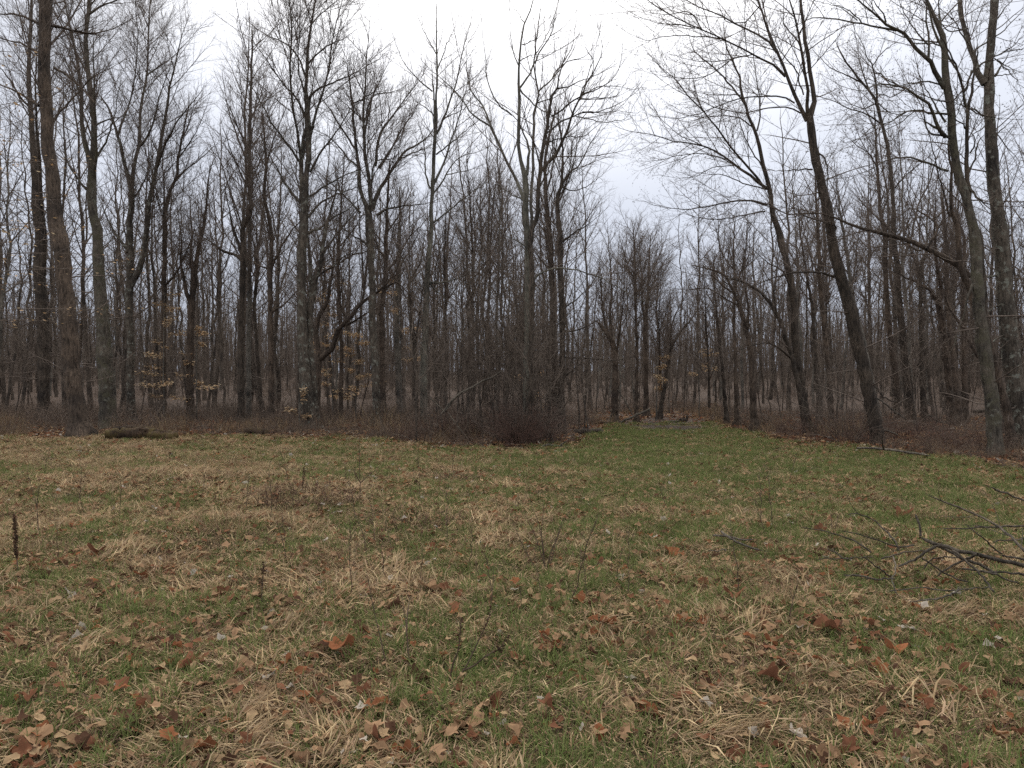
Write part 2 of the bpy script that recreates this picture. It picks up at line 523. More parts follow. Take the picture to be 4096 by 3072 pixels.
def px_path(pts, D, slope=0.0, w_end=None):
    """list of (x, y[, w]) pixels -> (n, 4) world points with radius, drifting in depth by slope per metre"""
    xs = np.array([p[:2] for p in pts], float)
    ws = np.array([p[2] if len(p) > 2 else np.nan for p in pts], float)
    k = np.arange(len(pts))
    good = ~np.isnan(ws)
    ws = np.interp(k, k[good], ws[good])
    s = np.concatenate([[0], np.cumsum(np.linalg.norm(np.diff(xs, axis=0), axis=1))]) / FPX * D
    Ds = D + slope * s
    out = [np.append(at(x, y, d), w * 0.5 / FPX * d) for (x, y), d, w in zip(xs, Ds, ws)]
    return np.array(out)

def traced_tree(name, label, D, trunk, limbs=(), mat='dark', seed=0, dens=1.0, auto=0, buds=0.0, flare=1.5, group='bare trees along the clearing edge', up=0.10, trop=0.05, low=0, fine=1.12, l2=(0.5, 2.8), auto_len=(1.4, 3.6), t0=0.5):
    r = np.random.default_rng(1000 + seed)
    tp = px_path(trunk, D, r.uniform(-0.03, 0.05))
    # down to the ground
    g0 = float(gh(tp[0, 0], tp[0, 1]))
    if tp[0, 2] > g0:
        dirv = (tp[0, :3] - tp[min(2, len(tp) - 1), :3])
        dirv = dirv / max(-dirv[2], 0.05) if dirv[2] < 0 else np.array([0, 0, -1.0])
        h = tp[0, 2] - g0 + 0.12
        foot = tp[0, :3] + np.clip(dirv, -0.35, 0.35) * np.array([h, h, 0]) + np.array([0, 0, -h])
        tp = np.vstack([np.append(foot, tp[0, 3] * 1.04), tp])
    base = tp[0, :3].copy(); base[2] = g0
    tops_out = trunk[-1][1] <= 10
    if tops_out:
        dv = norm(tp[-1, :3] - tp[-2, :3]); 
        q = tp[-1].copy(); q[:3] += dv * 2.0 + np.array([0, 0, .3]); q[3] *= 0.7
        q2 = q.copy(); q2[:3] += dv * 2.5 + np.array([0, 0, .3]); q2[3] *= 0.4
        tp = np.vstack([tp, q, q2])
    N = 44
    tr = resample(tp, N)
    tr = np.vstack([resample(tr[:7], 14)[:-1], tr[6:]]); N = len(tr)
    zz = tr[:, 2] - g0
    fl = (1 + (flare - 1) * .5 * np.exp(-np.maximum(zz, 0) / 0.5)) * np.where(zz > 1.2, np.interp(zz / max(zz.max(), 1), [0, 1], [1.0, .84]), 1.0)
    R = np.maximum(tr[:, 3], 0.006) * fl * (1 + 0.04 * r.normal(0, 1, N))
    Pt = tr[None, :, :3].copy()
    Pt[0, 2:-1] += r.normal(0, 0.012, (N - 3, 3)) * np.array([1, 1, 0])
    root = empty(name, base)
    tag(root, label, 'tree', group)
    an = np.arange(14) / 14 * 2 * np.pi
    lobes = 1 + (flare - .55) * np.exp(-np.maximum(zz, 0) / .22)[:, None] * np.maximum(0, np.cos(an[None] * r.integers(3, 6) + r.uniform(0, 6))) + r.normal(0, .035, (N, 14))
    mt = MB(); tubes(mt, Pt, R[None], 14, True, lobes[None])
    link('trunk', mt.mesh('trunk', BARK[mat], origin=base), root)
    LP, LR = [], []
    for lm in limbs:
        # depth of the trunk where the limb starts
        k0 = np.argmin(np.abs(Pt[0, :, 2] - at(lm[0][0], lm[0][1], D)[2]))
        D0 = Pt[0, k0, 1]
        sl = r.uniform(-0.45, 0.45)
        lp = px_path(lm, D0, sl)
        if lm[-1][1] <= 10:
            dv = norm(lp[-1, :3] - lp[-2, :3])
            q = lp[-1].copy(); q[:3] += dv * 1.5; q[3] *= 0.6
            q2 = q.copy(); q2[:3] += dv * 1.5 + np.array([0, 0, .2]); q2[3] *= 0.4
            lp = np.vstack([lp, q, q2])
        else:
            dv = norm(norm(lp[-1, :3] - lp[-2, :3]) + np.array([0, 0, .25]))
            q = lp[-1].copy(); q[:3] += dv * (0.35 + 30 * q[3]); q[3] = 0.005
            lp = np.vstack([lp, q])
        lp[:, 3] *= np.linspace(.92, .62, len(lp))
        l = resample(lp, 18)
        l[1:-1, :3] += r.normal(0, 0.010, (16, 3))
        LP.append(l[:, :3]); LR.append(np.maximum(l[:, 3], 0.005))
    LP = np.array(LP).reshape(-1, 18, 3); LR = np.array(LR).reshape(-1, 18)
    for i in range(len(LP)):
        ml = MB(); tubes(ml, LP[i:i+1], LR[i:i+1], 7)
        link('limb', ml.mesh('limb', BARK[mat], origin=base), root)
    mc = MB()
    A = []
    AR = []
    if auto:
        L = np.linalg.norm(np.diff(Pt[0], axis=0), axis=1).sum()
        Pa, Ra = spawn(Pt, R[None], L * (0.97 - t0) / auto, t0, 0.97, 0.30, auto_len, (28, 50), 0.25, 0.07, 18, 0.035, 0.0085, 0.006, r, 0.55)
        tubes(mc, Pa, Ra, 5); A.append(Pa); AR.append(Ra)
    if low:
        Pb, Rb = spawn(Pt, R[None], 4.0 / low, 0.12, t0, 0.1, (0.5, 1.8), (60, 100), 0.0, 0.03, 5, 0.12, 0.008, 0.005, r, 0.2)
        tubes(mc, Pb, Rb, 4)
        Pb3, Rb3 = spawn(Pb, Rb, 0.3, 0.2, 1.0, 0.4, (0.15, 0.7), (30, 60), 0.05, 0.05, 4, 0.12, 0.005, 0.0035, r, 0.5)
        tubes(mc, Pb3, Rb3, 3)
    # the trunk's own top carries branches too
    topP = resample(np.concatenate([Pt[0, int(N * max(t0, .5)):], R[int(N * max(t0, .5)):, None]], 1), 18)
    A.append(topP[None, :, :3]); AR.append(np.maximum(topP[None, :, 3], 0.005))
    if len(LP): A.append(LP); AR.append(LR)
    crown_levels(mc, np.concatenate(A), np.concatenate(AR), r, dens, buds, up, l2, trop, fine=fine)
    link('crown', mc.mesh('crown', TWIG, smooth=False, origin=base), root)
    ALL_TREES.append((base[0], base[1]))
    return root

def z3(dx, dy, s, pts):
    """pixels measured on an enlargement: offset and scale"""
    return [((dx + p[0] / s), (dy + p[1] / s)) + tuple(q / s for q in p[2:]) for p in pts]
A1 = lambda *p: z3(0, 0, 1.844, p)
A2 = lambda *p: z3(1024, 0, 1.844, p)
A3 = lambda *p: z3(2048, 0, 1.844, p)
A4 = lambda *p: z3(3072, 0, 1.844, p)
B1 = lambda *p: z3(0, 900, 1.659, p)
B2 = lambda *p: z3(1024, 900, 1.659, p)
B3 = lambda *p: z3(2048, 900, 1.659, p)
B4 = lambda *p: z3(3072, 900, 1.659, p)
# ---- left side
traced_tree('tree', 'thick dark leaning trunk nearest the left edge, with a wide flared foot', 20.9,
    B1((540,1395,108),(525,1320,106),(508,1200,104),(480,1000,104),(455,700,108),(430,400,106),(395,100,104)) + A1((410,1659,112),(405,1500,104),(385,1300,98),(360,1100,96),(350,900,96),(330,600,95),(330,300,96),(335,0,92)),
    [A1((385,900,22),(450,820,18),(560,700,14),(700,560,10),(860,480,6)), A1((290,780,24),(200,720,20),(90,660,16),(0,620,12)), A1((380,190,26),(480,210,22),(600,240,18),(760,230,12),(900,180,8)),
     A1((290,180,24),(200,130,20),(80,105,16),(0,105,12)), A1((400,500,22),(500,560,18),(600,650,14),(700,760,9)), A1((300,400,24),(180,330,18),(60,300,12),(0,280,10))],
    'brown', 1, 0.9, auto=6, flare=1.45, low=10)
traced_tree('tree', 'dark trunk just left of the thick leaning tree, forking high up', 30.0,
    B1((290,1250,66),(290,1000,74),(285,700,76),(268,400,78),(262,200,72),(262,0,62)) + A1((275,1600,66),(262,1300,58),(240,1000,40),(225,800,38),(212,600,34),(222,300,28),(235,100,22),(232,0,20)),
    [B1((285,330,44),(292,150,42),(290,0,38)) + A1((305,1500,36),(298,1250,32),(275,1000,24),(262,700,18),(270,400,12)), A1((225,800,20),(140,700,16),(50,560,12),(0,500,8))],
    'dark', 2, 0.8, auto=8, low=10)
traced_tree('tree', 'pale mottled double trunk with moss, forking into two tall stems', 25.0,
    B1((712,1300,104),(712,1180,96),(704,1000,98),(690,800,94),(680,600,88),(664,400,82),(650,200,74),(640,0,68)) + A1((690,1600,74),(680,1400,72),(675,1250,60),(690,1050,44),(690,900,42),(672,700,40),(648,500,38),(632,300,34),(648,100,30),(662,0,28)),
    [A1((668,1240,44),(645,1110,40),(618,1000,38),(600,850,34),(600,700,32),(572,450,28),(530,250,22),(495,90,18),(470,0,14)), A1((690,1340,30),(710,1150,26),(700,900,22),(694,650,18),(690,400,12)),
     A1((720,1150,20),(780,1050,16),(830,900,12),(870,700,8)), A1((640,1400,20),(560,1300,16),(500,1200,10),(470,1080,7)), A1((700,930,16),(800,880,12),(900,860,7)), A1((650,110,20),(760,40,16),(860,0,12)), A1((600,720,18),(540,560,14),(450,380,9))],
    'mossy', 3, 0.9, auto=5, flare=1.25, low=8)
traced_tree('tree', 'black and white lichened trunk that forks low, limb curving to the right', 29.6,
    B1((868,1275,54),(866,1000,48),(865,700,50),(858,520,52),(860,370,50),(866,180,44),(862,0,44)) + A1((962,1600,46),(968,1400,44),(930,1250,30),(905,1150,28),(870,1000,24),(830,870,20),(780,760,15),(725,690,10)),
    [B1((868,400,46),(918,318,44),(948,210,42),(970,80,40),(982,0,40)) + A1((1092,1560,42),(1112,1440,38),(1150,1250,34),(1190,1050,32),(1215,900,28),(1235,780,26),(1255,620,20),(1300,450,15),(1335,280,10),(1370,180,6)),
     A1((972,1400,34),(990,1200,30),(1030,1080,28),(1030,900,26),(1045,750,24),(1078,580,20),(1092,350,16),(1102,100,12),(1110,0,10)),
     A1((1030,1080,22),(1090,1000,18),(1140,870,15),(1180,700,12),(1230,560,7)), A1((870,1000,18),(935,820,14),(990,600,12),(1015,300,9),(1000,0,6)),
     B1((850,180,30),(830,140,26),(780,80,20),(735,0,16)) , A1((1150,1250,20),(1250,1000,16),(1340,850,12),(1450,720,6)), A1((1075,560,16),(1160,500,12),(1250,440,7)), A1((960,1500,18),(1040,1380,14),(1090,1260,9))],
    'lichen', 4, 1.0, auto=0, flare=1.3, t0=0.6)
traced_tree('tree', 'straight slim brown trunk right of the low forking lichened tree', 30.5,
    B1((1088,1280,36),(1085,900,34),(1086,600,34),(1088,400,34),(1092,200,32),(1096,0,32)) + A1((1215,1600,32),(1235,1480,30),(1265,1380,26),(1305,1300,24),(1312,1180,20),(1345,1000,16),(1372,880,12),(1400,760,8)),
    [A1((1305,1310,16),(1400,1230,12),(1500,1150,8),(1580,1080,5)), B1((1088,400,20),(1130,370,18),(1200,260,16),(1250,150,12)) , B1((1080,400,16),(1050,360,14),(1020,290,10),(1005,200,8)), A1((1215,1590,18),(1210,1400,15),(1200,1250,12),(1185,1050,8)), A1((1320,1160,12),(1420,1020,9),(1500,850,6))],
    'brown', 5, 1.1, auto=5, low=8)
traced_tree('tree', 'fork-topped brown trunk with three upright stems behind the slim straight one', 30.0,
    B1((1262,1275,50),(1262,900,46),(1268,650,46),(1275,520,44),(1300,280,32),(1318,150,28),(1340,50,24),(1365,-80,18),(1380,-260,12),(1400,-420,7)),
    [B1((1268,540,34),(1240,450,30),(1218,350,26),(1200,260,22),(1205,120,16),(1190,0,10)), B1((1275,530,30),(1275,350,26),(1268,200,22),(1275,50,18),(1262,-120,10))],
    'brown', 6, 1.1, auto=6, low=8, t0=0.45)
traced_tree('tree', 'dark trunk with a long crooked dead limb reaching out to the left', 28.5,
    B1((1600,1270,46),(1598,1000,42),(1600,700,40),(1606,400,42),(1612,200,40),(1618,0,32)) + A1((1838,1600,38),(1842,1400,34),(1840,1150,30),(1845,900,26),(1850,650,22),(1858,400,16),(1862,200,10)),
    [B1((1600,230,26),(1565,200,24),(1480,172,20),(1440,140,16),(1380,100,13),(1320,75,9)), B1((1605,200,26),(1580,120,24),(1550,40,20),(1530,-60,15),(1505,-180,9)), A1((1840,1150,18),(1780,1000,14),(1720,850,10),(1650,700,6)), A1((1842,1400,18),(1760,1250,14),(1700,1100,10))],
    'dark', 7, 1.1, auto=8, up=0.2)
traced_tree('tree', 'slender grey trunk close beside the dark one with the crooked dead limb', 29.2,
    B1((1655,1270,34),(1650,900,32),(1648,600,32),(1655,400,32),(1658,200,30),(1660,0,26),(1668,-200,20),(1672,-420,12)), [], 'grey', 8, 1.1, auto=9, up=0.2)
traced_tree('tree', 'thin dark trunk bowing at its foot, left of the slender straight brown tree', 31.0,
    B2((65,1280,32),(40,1200,30),(20,1000,26),(5,800,25),(-10,500,22),(10,250,18),(0,0,12)), [], 'dark', 9, 1.0, auto=7)
traced_tree('tree', 'slender straight brown tree standing alone left of the tall twin stemmed tree', 27.0,
    B2((100,1290,40),(100,1000,36),(98,700,36),(95,400,34),(100,200,32),(95,0,28)) + A2((60,1450,26),(75,1200,22),(60,1000,18),(35,800,12)),
    [B2((100,300,22),(150,180,18),(220,60,14),(300,-40,9)), B2((90,300,16),(60,285,14),(0,255,10),(-40,230,7)), B2((105,580,18),(180,530,14),(260,450,9)), A2((70,1250,16),(120,1050,12),(200,850,7))],
    'brown', 10, 1.0, auto=5, low=8)

# ---- middle left
traced_tree('tree', 'tall twin stemmed tree with a broad fan of limbs and a lichened trunk', 24.7,
    B2((356,1350,92),(345,1220,84),(330,1080,80),(312,850,74),(305,600,66),(302,400,58),(305,200,62),(318,0,66)) + A2((358,1600,62),(378,1300,42),(390,1100,44),(380,900,44),(370,700,34),(375,500,28),(382,380,24),(402,200,18),(438,0,14)),
    [A2((350,1540,46),(340,1350,42),(335,1180,40),(350,1050,38),(372,930,32)),
     A2((330,1160,24),(300,950,22),(266,750,20),(250,500,18),(266,250,15),(245,0,11)),
     A2((318,1190,22),(240,1080,18),(130,930,15),(60,800,12),(-20,660,9),(-90,560,6)),
     A2((358,850,20),(300,720,17),(200,620,14),(100,480,11),(0,330,7)),
     A2((400,1010,24),(430,880,22),(480,720,20),(520,600,17),(562,300,13),(600,150,10),(640,0,7)),
     A2((398,1270,20),(480,1120,17),(560,1020,14),(640,900,11),(710,790,9),(800,735,6)),
     A2((385,730,22),(450,660,18),(540,620,15),(640,580,13),(760,520,10),(890,445,6)),
     A2((390,1450,20),(500,1380,16),(620,1310,13),(780,1240,8)), A2((385,1600,20),(500,1480,16),(600,1430,13),(700,1395,10),(810,1365,6)),
     A2((370,580,18),(310,420,15),(220,320,12),(100,270,9),(0,210,6)), A2((375,480,18),(430,420,15),(520,340,12),(620,300,8)),
     A2((370,720,14),(310,500,12),(320,250,10),(325,0,7)), A2((320,1490,22),(200,1330,17),(150,1230,13),(90,1120,9)), A2((340,1220,14),(380,900,10),(350,700,7)), A2((395,200,12),(480,100,9),(590,10,6)),
     B2((320,60,24),(400,30,20),(500,-40,15),(600,-100,10))],
    'lichen', 11, 1.15, auto=0, flare=1.3, t0=0.7)
traced_tree('tree', 'dark forked tree crowding the right side of the twin stemmed trunk', 24.9,
    B2((392,1345,60),(382,1150,52),(372,1000,52),(358,820,48),(356,650,46),(374,460,50),(395,350,44),(430,250,38),(444,130,32),(470,0,26),(500,-120,18),(540,-260,10)),
    [B2((366,460,30),(358,250,26),(345,100,22),(330,-60,16),(320,-220,9)), B2((400,340,22),(450,310,18),(520,270,14),(600,200,10),(660,190,6)), B2((436,200,20),(500,110,16),(560,30,12),(640,-60,8))],
    'lichen', 12, 1.1, auto=5)
traced_tree('tree', 'dark tree whose low limb snakes up to the right in a long curve', 26.5,
    B2((402,1260,52),(405,1080,50),(410,950,50),(418,860,44),(400,740,36),(418,600,32),(470,520,28),(488,420,24),(515,250,18),(520,100,12),(540,0,8)),
    [B2((412,900,46),(460,858,44),(505,815,42),(538,710,40),(600,640,38),(655,578,34),(690,520,30),(750,480,26),(830,430,22),(895,345,18),(935,295,12),(960,200,8)), B2((560,680,20),(650,640,16),(720,590,12),(790,560,7)), B2((600,630,18),(560,520,14),(570,400,10),(600,300,6)), B2((404,740,22),(365,640,18),(300,560,13),(260,470,8))],
    'brown', 13, 1.1, auto=3)
traced_tree('tree', 'slim upright brown tree between the snaking limb and the spotted trunk', 28.5,
    B2((562,1260,30),(566,1000,28),(570,800,28),(558,600,28),(546,300,26),(550,100,22),(560,-50,17),(575,-300,10),(590,-480,6)), [B2((560,250,14),(640,200,11),(720,180,8)), B2((560,140,14),(640,40,10),(720,-100,6))], 'brown', 14, 1.2, auto=8, low=8)
traced_tree('tree', 'tall trunk spotted with pale lichen, crown dividing into many upright limbs', 25.5,
    B2((800,1270,50),(796,1050,52),(785,850,50),(775,700,48),(770,450,46),(765,250,46),(752,0,56)) + A2((835,1590,54),(800,1490,34),(765,1380,30),(762,1250,28),(740,1100,24),(720,900,20),(708,750,17),(690,600,13),(668,440,8)),
    [A2((850,1560,42),(846,1420,34),(830,1290,32),(808,1150,30),(795,950,26),(800,750,22),(810,600,18),(815,430,13),(830,300,7)),
     A2((862,1540,40),(905,1410,34),(960,1330,30),(1040,1200,26),(1110,1110,22),(1230,1040,16),(1300,960,10)),
     A2((880,1220,26),(900,1060,24),(940,940,22),(1000,870,18),(1080,750,13),(1200,600,7)), A2((910,1240,20),(1000,1100,16),(1060,980,13),(1130,880,9),(1200,760,5)),
     A2((770,1240,20),(700,1190,16),(620,1090,13),(520,1000,9),(430,950,5)), A2((735,1100,18),(600,900,14),(540,800,10),(480,710,6)), A2((800,1000,18),(860,720,14),(900,620,11),(960,500,6)),
     A2((1060,1180,14),(1150,1130,11),(1230,1105,7)), A2((790,930,14),(880,700,11),(1000,680,7)), A2((890,1590,24),(945,1550,20),(1100,1520,14),(1260,1500,8)), A2((770,1570,20),(690,1480,15),(560,1360,10),(450,1260,6)),
     A2((700,770,14),(790,730,11),(850,690,7)), A2((845,1400,16),(900,1180,13),(1000,1170,9),(1100,1060,5)), A2((795,900,12),(700,800,9),(600,720,5)), B2((760,150,18),(700,100,15),(620,60,11),(560,0,7))],
    'lichen', 15, 1.25, auto=0, flare=1.3, up=0.2, t0=0.75)
traced_tree('tree', 'brown tree standing against the right side of the lichen spotted trunk', 27.5,
    B2((845,1260,40),(840,1000,36),(838,800,34),(834,600,35),(848,450,34),(860,320,34),(862,150,30),(866,0,26),(875,-200,18),(890,-450,9)),
    [B2((862,300,22),(900,270,20),(960,180,16),(1020,80,12),(1100,0,7)), B2((855,420,16),(930,380,13),(1000,440,9)), B2((860,220,16),(800,130,13),(760,20,9)), B2((864,60,14),(930,-40,11),(1000,-160,7))], 'brown', 16, 1.1, auto=6, low=8)
traced_tree('tree', 'grey straight trunk behind the lone pale trunked tree, to its left', 31.0,
    B2((955,1200,42),(945,1000,38),(935,800,36),(938,500,36),(944,300,34),(950,100,26),(955,-60,18),(950,-260,10)), [B2((940,290,18),(1000,200,14),(1060,90,9)), B2((938,400,16),(880,300,12),(830,180,8))], 'grey', 17, 1.1, auto=7)
traced_tree('tree', 'thin tree with a wide open fork, left of the lone pale trunk', 29.0,
    B2((1062,1200,30),(1058,1000,28),(1055,800,27),(1038,650,26),(1022,480,22),(1018,380,20),(1050,320,16),(1085,260,13),(1110,150,8),(1120,60,5)),
    [B2((1020,400,16),(1010,310,14),(975,230,11),(940,160,7)), B2((1060,780,18),(1075,680,16),(1085,580,14),(1105,450,11),(1120,330,7))], 'dark', 18, 1.1, auto=4)
traced_tree('tree', 'lone pale smooth trunk with an airy crown ending in the white sky', 28.0,
    B2((1112,1300,48),(1113,1100,47),(1115,900,46),(1125,650,42),(1135,400,38),(1150,200,34),(1164,0,31)) + A2((1290,1600,32),(1304,1400,30),(1310,1150,28),(1320,1000,28),(1330,800,20),(1332,650,17),(1336,500,15),(1330,350,12),(1331,200,9),(1325,50,6)),
    [A2((1322,980,20),(1314,850,18),(1316,750,16),(1308,650,13),(1300,560,8)), A2((1332,990,20),(1380,880,18),(1420,770,16),(1460,660,14),(1490,560,12),(1520,400,10),(1560,250,8),(1590,130,5)),
     A2((1312,1360,22),(1355,1270,20),(1400,1170,18),(1440,1030,16),(1480,930,14),(1520,770,11),(1570,560,7)), A2((1306,1430,16),(1380,1330,14),(1420,1260,12),(1520,1150,9),(1640,1120,6)),
     A2((1328,1140,14),(1380,1100,13),(1480,1020,10),(1560,950,8),(1640,890,5)), A2((1302,675,12),(1220,610,11),(1170,560,9),(1090,460,7),(1020,290,4)), A2((1285,1390,16),(1255,1290,14),(1248,1150,12),(1225,1000,8),(1200,900,5)),
     A2((1310,1640,16),(1400,1570,13),(1500,1490,11),(1620,1400,8),(1730,1320,5)), A2((1385,870,10),(1460,840,8),(1540,800,5)), A2((1335,520,10),(1400,350,8),(1450,240,5)), A2((1330,400,9),(1260,270,7),(1190,110,4)), A2((1320,860,12),(1260,800,9),(1200,760,6)), A2((1400,1290,10),(1500,1270,8),(1640,1230,5)), B2((1150,380,16),(1250,380,13),(1330,355,10),(1400,320,7)), B2((1150,385,16),(1200,440,13),(1260,490,9),(1330,560,5))],
    'pale', 19, 0.95, auto=0, flare=1.1, t0=0.8, fine=0.8)
traced_tree('tree', 'thin tree right of the pale trunk, with side twigs up to a narrow tip', 30.0,
    B2((1440,1150,26),(1440,800,23),(1438,500,22),(1440,250,19),(1432,50,15),(1420,-150,12),(1410,-300,9),(1395,-480,5)), [B2((1440,510,14),(1500,505,12),(1600,470,8)), B2((1436,500,14),(1405,430,12),(1385,320,8)), B2((1440,200,11),(1370,70,8),(1340,-20,5))], 'dark', 20, 1.1, auto=8)
traced_tree('tree', 'leaning thin tree crossing the gap between two slim trunks, behind the thicket', 30.5,
    B2((1530,1100,26),(1530,820,24),(1545,550,20),(1552,300,17),(1560,80,13),(1575,-150,9),(1600,-330,5)), [B2((1545,420,12),(1600,330,9),(1640,250,6)), B2((1480,680,10),(1470,500,8),(1440,330,5))], 'brown', 21, 1.1, auto=8)
traced_tree('tree', 'very thin straight tree behind the left part of the bramble thicket', 31.5,
    B2((1255,1150,20),(1260,800,18),(1258,500,17),(1250,250,15),(1256,50,11),(1262,-150,6)), [B2((1182,1100,16),(1185,800,14),(1182,480,13),(1200,250,10),(1240,100,6))], 'dark', 22, 1.1, auto=8)
traced_tree('tree', 'thin straight tree standing left of the large tree in the thicket', 29.5,
    B2((1598,1100,22),(1600,800,19),(1600,500,17),(1612,200,15),(1618,0,12),(1620,-200,8),(1615,-380,5)), [], 'grey', 23, 1.1, auto=10)

# ---- centre, in the thicket
traced_tree('tree', 'pale trunk rising out of the thicket, forking into a wide open crown', 18.6,
    B3((92,1380,46),(95,1200,46),(96,1000,46),(103,700,46),(105,300,45),(100,0,46)) + A3((100,1600,48),(102,1420,46),(104,1300,42),(80,1230,32),(55,1130,28),(45,1000,25),(45,850,23),(50,700,22),(45,550,19),(65,350,16),(80,220,13),(120,110,11),(158,0,8)),
    [A3((92,1485,30),(60,1400,28),(0,1270,25)) + A2((1860,1220,25),(1800,1080,23),(1735,935,21),(1698,830,18),(1640,740,15),(1580,670,12),(1560,560,8),(1555,440,5)),
     A2((1740,940,17),(1650,890,15),(1570,820,13),(1535,755,12),(1460,660,11),(1340,560,7),(1240,470,4)),
     A3((112,1290,26),(120,1180,24),(126,1080,20),(95,1010,16),(60,930,12),(20,860,9),(-40,820,6)), A2((1888,850,14),(1820,800,12),(1740,690,11),(1700,560,9),(1690,400,7),(1670,250,4)),
     A3((50,660,18),(130,540,15),(200,390,13),(280,260,10),(330,80,6)), A3((60,660,14),(110,720,13),(170,775,12)), A3((46,480,10),(20,420,9),(0,320,7),(-10,150,4)),
     A3((60,450,9),(130,410,7),(240,400,4)), A3((75,330,9),(160,300,7),(250,220,4)), A3((96,170,8),(60,120,6),(10,50,4)), A3((100,1480,14),(30,1450,11),(-60,1400,7)), B3((135,378,16),(188,322,15),(300,290,13),(420,300,12),(580,350,10),(720,420,8),(840,490,5)),
     B3((110,160,14),(60,120,11),(0,90,8),(-60,60,5))],
    'pale', 24, 0.72, auto=0, flare=1.2, up=0.16, trop=0.10, t0=0.85, fine=0.7)
traced_tree('tree', 'slim grey stem rising close beside the pale thicket tree', 18.9,
    B3((120,1300,26),(118,1000,26),(120,700,26),(124,300,26),(128,0,26)) + A3((140,1600,26),(145,1400,25),(156,1150,22),(160,900,19),(175,780,17),(196,680,16),(170,560,13),(172,350,11),(190,200,9),(212,60,6),(220,20,4)),
    [A3((198,672,14),(280,600,12),(360,490,10),(420,450,9),(510,430,7),(600,350,5),(632,290,3)), A3((184,760,11),(250,740,9),(350,700,7),(450,600,4)), A3((172,400,9),(240,300,7),(330,40,4)), A3((275,270,7),(340,230,6),(470,95,4)), A3((300,580,9),(380,480,7),(440,400,6),(480,280,4)), A3((360,490,8),(450,330,6),(460,250,4))],
    'grey', 25, 0.72, auto=0, up=0.14, trop=0.12, t0=0.7, fine=0.7)
traced_tree('tree', 'dark trunk beside the pale thicket tree, limbs sweeping right over the track', 18.3,
    B3((125,1330,30),(122,1000,32),(128,700,33),(136,350,34),(140,0,34)) + A3((182,1600,36),(200,1350,36),(214,1230,34),(226,1080,28),(255,950,24),(278,800,22),(300,700,20),(335,655,16),(350,560,11),(395,400,7),(420,300,4)),
    [A3((216,1260,26),(270,1200,26),(330,1130,26),(370,1050,24),(420,920,21),(460,800,18),(520,690,16),(560,600,14),(610,520,12),(650,420,9),(668,330,6),(655,280,4)),
     A3((250,985,16),(330,920,14),(440,862,13),(520,828,12),(640,826,10),(760,780,8),(840,735,5)), A3((290,860,15),(420,770,14),(520,700,12),(640,650,10),(730,590,8),(790,510,6),(802,440,4)), A3((338,655,12),(430,630,10),(520,590,8),(610,560,5)),
     A3((470,860,10),(580,880,9),(650,902,8),(760,895,7),(830,880,5),(868,830,3)), A3((520,825,9),(640,830,8),(770,815,6),(850,735,4)), A3((520,700,9),(640,640,8),(780,640,6),(862,655,3)), A3((490,740,9),(600,720,7),(750,720,5),(830,620,3)),
     A3((225,1070,14),(290,1040,12),(430,1010,10),(540,995,8),(640,920,5)), A3((210,1240,14),(175,1100,12),(110,920,9),(80,800,6)), A3((235,1040,14),(280,820,11),(290,640,8),(350,500,5)), A3((590,550,8),(600,450,6),(570,390,4)), A3((500,720,10),(560,560,8),(630,300,4)), A3((195,1400,14),(260,1240,11),(300,1050,9),(310,900,5))],
    'dark', 26, 0.78, auto=0, up=0.16, trop=0.12, t0=0.7, fine=0.7)
traced_tree('tree', 'brown trunk directly behind the three stems in the thicket', 23.5,
    B3((285,1235,40),(280,1000,40),(272,600,40),(264,300,40),(243,0,38)) + A3((256,1500,34),(245,1350,30),(240,1200,25),(265,1050,20),(300,900,15),(330,760,9)), [A3((250,1420,18),(290,1280,15),(320,1100,12),(350,950,7)), B3((262,300,18),(200,240,14),(160,190,9)), B3((245,60,16),(200,20,12),(150,-40,8))], 'brown', 27, 1.0, auto=7, low=10)
traced_tree('tree', 'dark trunk with low crooked side branches at the right end of the thicket', 22.8,
    B3((318,1260,48),(325,1100,42),(336,900,40),(330,600,40),(320,300,40),(316,0,38)) + A3((340,1600,36),(342,1440,34),(366,1360,26),(375,1200,20),(360,1000,16),(340,860,11),(345,760,7)),
    [A3((368,1370,18),(420,1280,16),(490,1220,13),(560,1090,10),(640,960,6)), B3((336,110,20),(375,80,17),(430,40,13),(500,0,8)), A3((350,1480,14),(400,1380,12),(450,1240,9),(480,1050,6)), B3((335,560,14),(420,500,11),(500,420,7)), B3((335,330,14),(300,290,12),(240,230,8)), B3((355,880,18),(420,880,15),(500,885,13),(630,900,9)), B3((345,1010,18),(390,970,15),(430,940,10)), B3((345,710,14),(450,690,11),(560,640,8)), A3((370,1380,12),(440,1410,10),(560,1370,8),(640,1310,5)), A3((365,1370,14),(410,1300,11),(440,1100,8),(480,950,5))],
    'dark', 28, 1.0, auto=5, low=12)
traced_tree('tree', 'thin crooked dark tree between two trunks at the back of the thicket', 26.0,
    B3((235,1150,26),(230,950,24),(215,750,24),(205,500,22),(215,380,20),(195,280,16),(190,150,12),(185,0,8),(190,-150,5)), [B3((205,450,12),(150,390,9),(100,350,6))], 'brown', 29, 1.0, auto=6, low=8)
traced_tree('tree', 'stout curved trunk bowing left at the edge of the track', 29.0,
    B3((680,1310,46),(682,1150,46),(685,1000,46),(680,880,44),(665,780,42),(640,730,38),(610,690,32),(585,660,22),(562,640,14)), [B3((660,770,24),(650,600,20),(660,420,16),(650,250,11),(640,100,7)), B3((640,735,18),(600,560,15),(590,400,11),(585,280,7)), B3((690,850,20),(720,650,15),(740,480,10),(745,300,6))], 'brown', 30, 1.2, auto=0, t0=.7)
